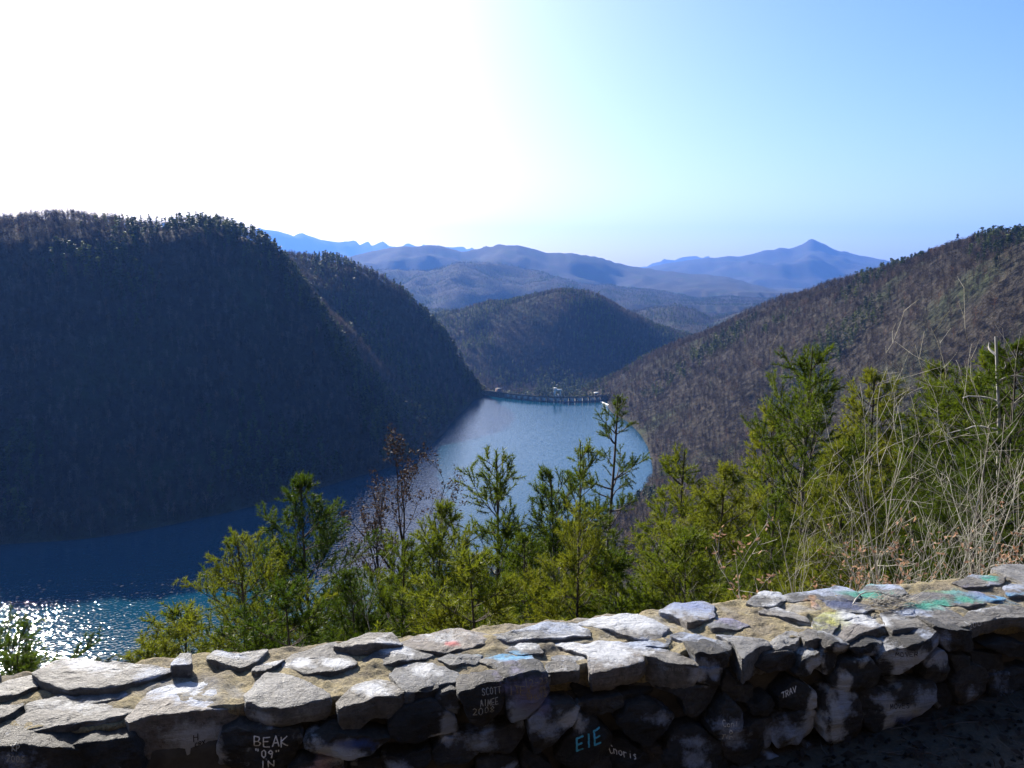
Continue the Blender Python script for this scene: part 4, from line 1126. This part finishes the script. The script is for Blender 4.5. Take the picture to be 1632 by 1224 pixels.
write('capB', [('H', 302, 1206, 9, 11, .15), ('CRX', 304, 1217, 6, 8, .25)], 'black', 1.4, 'black marker letters on white paint')

# ------------------------------------------------------------------ trees beyond the wall
def unit(v):
    return v / (np.linalg.norm(v, axis=-1, keepdims=True) + 1e-9)
def wobble(r, p0, d, L, n, amp, up=0.0):
    pts = [np.array(p0, float)]; d = unit(np.array(d, float))
    for i in range(n):
        d = unit(d + r.normal(0, amp, 3) + np.array([0, 0, up]))
        pts.append(pts[-1] + d * L / n)
    return np.array(pts)

def needles(r, pos, dr, k, length, width):
    """k needles fanned round each shoot"""
    n = len(pos)
    P = np.repeat(pos, k, 0); D = np.repeat(dr, k, 0)
    d = unit(D * 0.85 + r.normal(0, 0.5, (n * k, 3)))
    L = length * r.uniform(0.7, 1.25, (n * k, 1))
    w = unit(np.cross(d, r.normal(0, 1, (n * k, 3)))) * width * 0.5
    b = P + d * 0.004
    V = np.stack([b - w, b + w, b + d * L], 1).reshape(-1, 3)
    return V, np.arange(len(V)).reshape(-1, 3)

TRI = 0
def make_pine(seed, H=10.0, crown=0.3, width=0.3, dens=1.0, open_=0.0, lean=0.0, nk=8):
    """Virginia pine: thin wavering trunk, ragged whorls, needles bunched along the shoots"""
    r = np.random.default_rng(seed)
    wood = MB()
    n = 16
    tz = np.linspace(0, H, n)
    ph = r.uniform(0, 6.28, 2)
    tx = lean * tz + 0.012 * H * np.sin(tz / H * 5 + ph[0]); ty = 0.012 * H * np.sin(tz / H * 4 + ph[1])
    tx -= tx[0]; ty -= ty[0]
    trunk = np.stack([tx, ty, tz - 0.4], 1)
    wood.tube(trunk, np.linspace(0.009 * H, 0.0016 * H, n), 7)
    NP, ND = [], []
    z = crown * H
    while z < H - 0.15:
        t = (z / H - crown) / (1 - crown)
        for _ in range(r.integers(3, 6)):
            if r.random() < open_: continue
            a = r.uniform(0, 6.283)
            prof = (1 - t) ** 0.85 * (0.6 + 0.4 * min(1, t / 0.2)) + 0.03
            L = width * 1.75 * H * prof * r.uniform(0.5, 1.15)
            up = 0.12 + 0.75 * t + r.normal(0, 0.15)
            p0 = np.array([np.interp(z, tz, tx), np.interp(z, tz, ty), z - 0.4])
            br = wobble(r, p0, (math.cos(a), math.sin(a), up), L, 6, 0.11, 0.05)
            wood.tube(br, np.linspace(0.0042 * H * (1 - 0.6 * t), 0.004, 7) * 0.7, 4)
            dead = t < 0.12 and r.random() < 0.6
            ns = max(4, int(L * 9.0 * dens))
            for q in range(ns):
                f = 0.25 + 0.75 * (q + r.random()) / ns
                b0 = np.array([np.interp(f * 6, np.arange(7), br[:, c_]) for c_ in range(3)])
                bd = unit(br[min(6, int(f * 6) + 1)] - br[max(0, int(f * 6) - 1)])
                side = unit(np.cross(bd, r.normal(0, 1, 3)) * 1.0 + bd * 0.75 + np.array([0, 0, 0.3]))
                tl = (0.22 + 0.5 * (1 - f) * min(L, 1.6)) * r.uniform(0.6, 1.2)
                tw = wobble(r, b0, side, tl, 3, 0.15, 0.08)
                wood.tube(tw, [0.007, 0.005, 0.004, 0.003], 3)
                if dead: continue
                m_ = max(3, int(tl / 0.055))
                ff = np.linspace(0.3, 1.0, m_) * 3
                pp = np.stack([np.interp(ff, np.arange(4), tw[:, c_]) for c_ in range(3)], 1)
                NP.append(pp); ND.append(np.repeat(unit(tw[3] - tw[0])[None], m_, 0))
            ff = np.linspace(4.0, 6, 8)
            if not dead:
                NP.append(np.stack([np.interp(ff, np.arange(7), br[:, c_]) for c_ in range(3)], 1)); ND.append(np.repeat(unit(br[6] - br[4])[None], 8, 0))
        z += (0.3 + 0.022 * H) * r.uniform(0.6, 1.25) * (0.6 + 0.4 * (1 - t))
    ff = np.linspace(H - 0.6, H, 14)
    NP.append(np.stack([np.interp(ff, tz, tx), np.interp(ff, tz, ty), ff - 0.4], 1)); ND.append(np.tile([[0, 0, 1.0]], (14, 1)))
    NP = np.concatenate(NP); ND = np.concatenate(ND)
    V, T = needles(r, NP, ND, nk, 0.115, 0.016)
    global TRI; TRI += len(T)
    return wood.mesh('pine_trunk', True), mesh_np('pine_crown', V, T)

def make_bare(seed, H=6.0, stems=1, spread=0.5, levels=3, base_r=0.035, leaf=None, leaf_n=0, lean=(0, 0), first=0.25, twig=1.0, fork=0.0):
    r = np.random.default_rng(seed)
    wood = MB(); tips = []
    def grow(p, d, L, rad_, lev):
        n = 7 if lev < 2 else 4
        pts = wobble(r, p, d, L, n, 0.065 + 0.035 * (lev > 0), 0.05 if lev else 0.02)
        rr = np.linspace(rad_, max(0.0032, rad_ * 0.3), n + 1)
        wood.tube(pts, rr, 6 if lev == 0 else (4 if lev == 1 else 3))
        tips.append(pts[-1])
        if lev >= levels: 
            tips.append(pts[n // 2]); return
        k = int({0: 8, 1: 4, 2: 2.6}[lev] * twig * r.uniform(0.8, 1.2))
        for q in range(k):
            f = first + (1 - first) * (q + r.random()) / k if lev == 0 else 0.2 + 0.8 * (q + r.random()) / k
            i = f * n; j = min(n - 1, int(i))
            b0 = pts[j] + (pts[j + 1] - pts[j]) * (i - j)
            bd = unit(pts[j + 1] - pts[j])
            sd_ = unit(np.cross(bd, r.normal(0, 1, 3)))
            dd = unit(bd + sd_ * r.uniform(0.5, 1.25) * (0.7 + spread) + np.array([0, 0, 0.15]))
            grow(b0, dd, L * (r.uniform(0.28, 0.55) + fork) * (1.1 - 0.45 * f), max(0.0045, rad_ * (1 - 0.65 * f) * 0.55), lev + 1)
    for s_ in range(stems):
        a = r.uniform(0, 6.283); sp = 0.0 if stems == 1 else r.uniform(0.1, 0.45) * spread
        d0 = (math.cos(a) * sp + lean[0], math.sin(a) * sp + lean[1], 1)
        L = H * (1.0 if s_ == 0 else r.uniform(0.55, 0.95))
        grow((math.cos(a) * 0.12 * (stems > 1), math.sin(a) * 0.12 * (stems > 1), -0.3), d0, L + 0.3, base_r * (1 if s_ == 0 else r.uniform(.6, .9)), 0)
    me = wood.mesh('bare_trunk', True)
    lf = None
    if leaf_n:
        tp = np.array(tips)
        low = tp[tp[:, 2] < H * (leaf or 1.0)]
        if len(low) < 5: low = tp
        c = low[r.integers(0, len(low), leaf_n)] + r.normal(0, 0.05, (leaf_n, 3))
        e1 = unit(r.normal(0, 1, (leaf_n, 3))); e2 = unit(np.cross(e1, r.normal(0, 1, (leaf_n, 3))))
        e3 = np.cross(e1, e2)
        sz = r.uniform(0.02, 0.042, (leaf_n, 1))
        V = np.stack([c - e1 * sz * 1.3, c + e2 * sz * .6 + e3 * sz * .35, c + e1 * sz * 1.3, c - e2 * sz * .6 + e3 * sz * .35], 1).reshape(-1, 3)
        q = np.arange(len(V)).reshape(-1, 4)
        lf = mesh_np('dead_leaves', V, [np.concatenate([q[:, [0, 1, 2]], q[:, [0, 2, 3]]])])
    return me, lf

PINES = {
    'bushy': make_pine(11, 10, 0.12, 0.30, 1.0),
    'full': make_pine(12, 10, 0.18, 0.26, 1.0),
    'ragged': make_pine(13, 10, 0.22, 0.29, 0.9, 0.2),
    'leader': make_pine(14, 10, 0.15, 0.25, 0.85, 0.12),
    'slim': make_pine(15, 10, 0.3, 0.19, 0.9, 0.15),
    'young': make_pine(16, 6, 0.08, 0.33, 1.0),
    'lanky': make_pine(17, 16, 0.62, 0.105, 0.9, 0.42),
    'leaning': make_pine(18, 7, 0.45, 0.28, 0.8, 0.25, 0.22),
}
BASE_H = {'bushy': 10, 'full': 10, 'ragged': 10, 'leader': 10, 'slim': 10, 'young': 6, 'lanky': 16, 'leaning': 7}
def plant(name, parts, base_h, u, v, D, label, cat, group, rz=0.0, wide=1.0, xoff=0.0):
    """stand a tree on the slope so that its top is seen at (u, v) from D metres away"""
    tp = at_dist(u, v, D)
    gz = h1(tp[0], tp[1])
    base_h = max(c.co.z for c in parts[0][1].vertices) * (0.97 if name == 'bare_sapling' else 1.0 if name == 'pine_tree' else 0.95)
    hgt = tp[2] - gz
    k = hgt / base_h
    o = link(name, None, label=label, cat=cat, group=group, loc=(tp[0], tp[1], gz))
    o.rotation_euler.z = rz
    o.scale = (k * wide, k * wide, k)
    for nm, me, mat in parts:
        if me is not None: link(nm, me, mat, o)
    return hgt
GP = 'pines on the slope behind the wall'
PLANT = [
    ('ragged', 378, 850, 15, 'small pine alone at the far end of the thicket, dark trunk meeting the wall', 1.0, 0.3),
    ('bushy', 490, 757, 21, 'broad pine with tiered boughs in front of the shaded water', 1.0, 1.2),
    ('leader', 785, 718, 24, 'pine with a thin spiky leader rising against the blue lake', 1.0, 2.0),
    ('full', 872, 746, 22, 'dense pine between the spiky leader pine and the grey-green pointed pine', 0.9, 3.0),
    ('slim', 926, 702, 27, 'grey-green pointed pine just beside the tall lanky pine', 0.8, 0.7),
    ('lanky', 974, 630, 44, 'tall lanky pine with long bare trunk standing out against the lake', 1.0, 2.2),
    ('ragged', 918, 800, 14, 'yellow-green pine with bare trunk and bleached twigs below the lanky pine', 0.9, 4.0),
    ('bushy', 700, 800, 19, 'spreading pine at the lakeward side of the dense central thicket', 1.0, 5.0),
    ('full', 650, 858, 15, 'low pine crown next to the dark leafless tree', 1.0, 0.1),
    ('bushy', 555, 905, 15, 'low bushy pine under the broad tiered pine', 1.0, 2.6),
    ('young', 450, 925, 12, 'young pine crowded between the lone small pine and the broad tiered pine', 1.1, 1.6),
    ('slim', 1096, 712, 28, 'narrow pine at the lake end of the big green clump', 1.1, 3.3),
    ('bushy', 1150, 738, 20, 'largest and densest pine of the clump beside the lake bay', 1.15, 4.4),
    ('slim', 1214, 638, 31, 'thin dark-trunked pine with dead limbs above the dense clump', 1.0, 5.3),
    ('ragged', 1303, 552, 28, 'tall pine with open tiers standing against the brown mountainside', 0.85, 0.9),
    ('full', 1388, 590, 33, 'pine half hidden by pale bare branches next to the tall open pine', 1.0, 1.9),
    ('full', 1498, 578, 36, 'broad pine behind the forked bare saplings', 1.1, 2.9),
    ('bushy', 1568, 556, 32, 'yellow-green pine behind the bleached snag', 1.1, 3.9),
    ('full', 1630, 540, 27, 'pine cut by the frame edge behind the tallest bare sapling', 1.0, 4.9),
    ('young', 1085, 838, 12.5, 'bright young pine low in front of the densest pine', 1.1, 0.4),
    ('full', 1235, 790, 17, 'dark green pine at the foot of the tall open pine', 1.0, 1.4),
    ('bushy', 1335, 705, 21, 'pine filling the gap under the tall open pine and the bare saplings', 1.0, 2.4),
    ('full', 1450, 715, 22, 'green pine seen through the densest tangle of bare stems', 1.0, 3.4),
    ('bushy', 1575, 690, 18, 'pine behind the dark leaning stems near the frame edge', 1.1, 4.5),
    ('leaning', 105, 968, 24, 'leaning small pine in front of the glittering water', 1.0, 3.4),
    ('young', 25, 1030, 17, 'pine top just above the wall where it meets the frame edge by the glitter', 1.0, 5.5),
    ('young', 225, 1020, 15, 'low pine tip peeping over the wall beside the upright stone', 1.2, 0.2),
    ('young', 745, 878, 12, 'young pine low in the middle of the central thicket', 1.2, 1.3),
    ('full', 832, 852, 15, 'pine crown at the heart of the central thicket', 1.0, 2.3),
    ('young', 992, 872, 14, 'young pine in the shade gap beneath the lanky pine', 1.1, 3.7),
    ('young', 1300, 862, 10, 'bright low pine behind the brown-leaved branch at the wall', 1.1, 5.8),
    ('young', 300, 955, 17, 'sparse low boughs of a pine against the teal water', 1.2, 4.7),
]
for kind, u, v, D, lab, wide, rz in PLANT:
    tr, cr_ = PINES[kind]
    plant('pine_tree', [('trunk', tr, M['pine_bark']), ('crown', cr_, M['needle'])], BASE_H[kind], u, v, D, lab, 'tree', GP, rz, wide)

b1 = make_bare(36, 11, 1, -0.2, 3, 0.13, 9.0, 4600, first=0.42, twig=1.9)
plant('leafless_tree', [('trunk', b1[0], M['dark_bark']), ('withered_leaves', b1[1], M['dark_leaf'])], 11, 617, 698, 26, 'dark slender tree with withered brown leaves at the lake edge of the thicket', 'tree', None, 0.5, 1.15)
b2 = [make_bare(41 + i, 6.0, st, sp_ * 0.75, 3, br_, None, 0, ln, 0.16, tw_, 0.14) for i, (st, sp_, br_, ln, tw_) in enumerate(
    [(2, .6, .026, (0.05, 0), .9), (2, .5, .023, (-.06, 0), .8), (2, .8, .022, (-.1, .05), .9), (1, .5, .028, (-.25, 0), .9), (3, .9, .02, (-.15, 0), .85)])]
GB = 'bare saplings behind the wall'
BARE = [
    (0, 1476, 470, 9.5, 'pale forked sapling reaching highest over the brown mountainside', 0.2, 1.0),
    (1, 1392, 500, 10.5, 'bare sapling with kinked pale branches beside the tall open pine', 1.2, 1.0),
    (2, 1540, 548, 8.5, 'spreading bare sapling leaning over the broad pine', 2.2, 1.0),
    (1, 1618, 462, 12.5, 'tallest bare sapling at the frame edge beside the snag', 3.0, 0.9),
    (4, 1470, 640, 7.0, 'many-stemmed bare thicket close behind the wall', 0.4, 1.0),
    (3, 1330, 720, 8.0, 'bare stem slanting across the pines toward the lake', 0.0, 1.0),
    (2, 1600, 620, 6.8, 'dark tangled bare shrub rising from the painted end of the wall', 4.2, 1.0),
    (4, 1555, 700, 6.0, 'low bare stems with crossing twigs above the green painted stones', 5.1, 1.0),
    (0, 1420, 720, 6.2, 'upright pale stem pair behind the dry needles on the wall', 2.7, 1.0),
    (1, 1255, 770, 9.0, 'thin bare sapling in front of the dark green pine', 1.0, 1.0),
    (3, 1490, 560, 11.0, 'long slanting pale bough between the two tallest saplings', 0.25, 1.0),
    (0, 668, 858, 9.5, 'wispy bare sapling in front of the central thicket', 3.3, 0.7),
    (1, 1105, 880, 7.5, 'wispy bare stem above the blue-grey stone of the wall', 2.0, 0.6),
    (1, 560, 800, 30.0, 'grey leafless bush between the broad pine and the dark tree', 1.0, 0.6),
    (4, 1040, 800, 40.0, 'grey leafless bush on the bank beside the lanky pine trunk', 1.0, 1.3),
]
for i, u, v, D, lab, rz, wide in BARE:
    plant('bare_sapling', [('stem', b2[i][0], M['grey_bark'])], 6.0, u, v, D, lab, 'sapling', GB, rz, wide)
b3 = [make_bare(61 + i, 2.4, 3, 1.0, 2, 0.016, 2.0, 330, (-.25 * (i == 0), 0), 0.2, 1.1) for i in range(3)]
GS = 'brown leaved shrubs behind the wall'
for i, u, v, D, lab, rz in [
    (0, 1275, 842, 6.4, 'brown-leaved shrub with a pale crooked branch beside the densest pine', 0.0),
    (1, 1395, 812, 5.8, 'brown-leaved shrub in the middle of the bare stems', 1.1),
    (2, 1505, 830, 5.4, 'brown-leaved shrub low behind the green painted stones', 2.0),
    (1, 1610, 792, 5.6, 'reddish brown-leaved shrub at the frame edge', 3.0),
    (2, 1345, 872, 5.2, 'lowest brown-leaved twigs touching the wall top', 4.0)]:
    plant('leafy_shrub', [('stem', b3[i][0], M['grey_bark']), ('dead_leaves', b3[i][1], M['dead_leaf'])], 2.4, u, v, D, lab, 'shrub', GS, rz)
# bleached snag with broken limbs
r = np.random.default_rng(5); mb = MB()
sn = wobble(r, (0, 0, -.4), (0.05, 0, 1), 8.4, 12, 0.05)
mb.tube(sn, np.linspace(0.06, 0.022, 13), 7)
for f, a, L, up in ((.8, 2.9, 0.9, .1), (.72, 3.5, .9, -.2), (.9, 0.2, .5, .7), (.86, 2.4, .6, .5), (.62, 0.5, .7, .25), (.96, 2.2, .35, .9), (.55, 3.3, .6, .1), (.93, 5.0, .4, .6)):
    p0 = np.array([np.interp(f * 12, np.arange(13), sn[:, c_]) for c_ in range(3)])
    mb.tube(wobble(r, p0, (math.cos(a), math.sin(a), up), L, 6, 0.22), np.linspace(0.028, 0.008, 7), 5)
plant('dead_snag', [('trunk', mb.mesh('snag', True), M['dead_wood'])], 8.0, 1607, 572, 27, 'bleached dead snag with broken white limbs among the pines', 'snag', None)

# ------------------------------------------------------------------ litter at the foot of the wall and on its top
r = np.random.default_rng(9); mb = MB(); lv = MB(); tw = MB()
for _ in range(4200):
    a = r.uniform(-2.5, 3.8); b = -abs(r.normal(0, .35)) - 0.03
    p = WO + WD * a + WB * b
    z = EYE - (1.48 + min(0.3, max(-0.15, 0.12 * (1.5 - p[0]))))
    k = r.random()
    if k < .45:
        s_ = r.uniform(.003, .011)
        v = unit(r.normal(0, 1, (6, 3))) * s_ * r.uniform(.6, 1.2, (6, 1)); v[:, 2] *= .7
        oc = np.array([[1, 0, 0], [-1, 0, 0], [0, 1, 0], [0, -1, 0], [0, 0, 1], [0, 0, -1]]) * s_ * r.uniform(.6, 1.3, (6, 1))
        t_ = [[0, 2, 4], [2, 1, 4], [1, 3, 4], [3, 0, 4], [2, 0, 5], [1, 2, 5], [3, 1, 5], [0, 3, 5]]
        mb.add(oc + [p[0], p[1], z + s_ * .3] , t=t_)
    elif k < .88:
        e1 = unit(np.array([r.normal(), r.normal(), r.normal(0, .25)])); e2 = unit(np.cross(e1, [r.normal(0, .3), r.normal(0, .3), 1])); e3 = np.array([0, 0, .25])
        s_ = r.uniform(.009, .02); c_ = np.array([p[0], p[1], z + r.uniform(.006, .02)])
        lv.add([c_ - e1 * s_ * 1.3, c_ + (e2 * .6 + e3) * s_, c_ + e1 * s_ * 1.3, c_ + (-e2 * .6 + e3) * s_], t=[[0, 1, 2], [0, 2, 3]])
    else:
        d = np.array([r.normal(), r.normal(), 0.0]); tw.tube(wobble(r, (p[0], p[1], z + .008), d, r.uniform(.06, .25), 4, .12), [.002, .002, .0016, .0012, .001], 4)
link('gravel', mb.mesh('gravel'), M['stone'], kind='stuff', label='small loose stones along the foot of the wall', cat='gravel')
link('leaf_litter', lv.mesh('leaf_litter'), M['dark_leaf'], kind='stuff', label='fallen dead leaves on the ground by the wall', cat='leaf litter')
link('twig_litter', tw.mesh('twig_litter'), M['pine_bark'], kind='stuff', label='fallen twigs on the dark ground by the wall', cat='twig litter')
pn = MB(); c0 = top_ab(1405, 962, .02)
for _ in range(90):
    a, b = c0 + r.normal(0, [.05, .02]); p = WO + WD * a + WB * b; an = r.normal(0, .5)
    d = np.array([WD[0] * math.cos(an), WD[1] + math.sin(an), r.normal(.1, .2)])
    pn.tube(wobble(r, (p[0], p[1], ZT + r.uniform(.012, .035)), d, r.uniform(.05, .1), 3, .15, -.05), [.0012, .0012, .001, .0008], 3)
a, b = c0; q = [wall_pt(a - .12 + .2 * t_, b + .03 * math.sin(t_ * 5) , ZT + .03 + .03 * math.sin(t_ * 3.1)) for t_ in np.linspace(0, 1, 9)]
pn.tube(q, np.linspace(.003, .0012, 9), 4)
link('dry_needles', pn.mesh('dry_needles'), M['dead_wood'], kind='stuff', label='clump of dry pine needles and a curled stalk on the wall top', cat='dry needles')
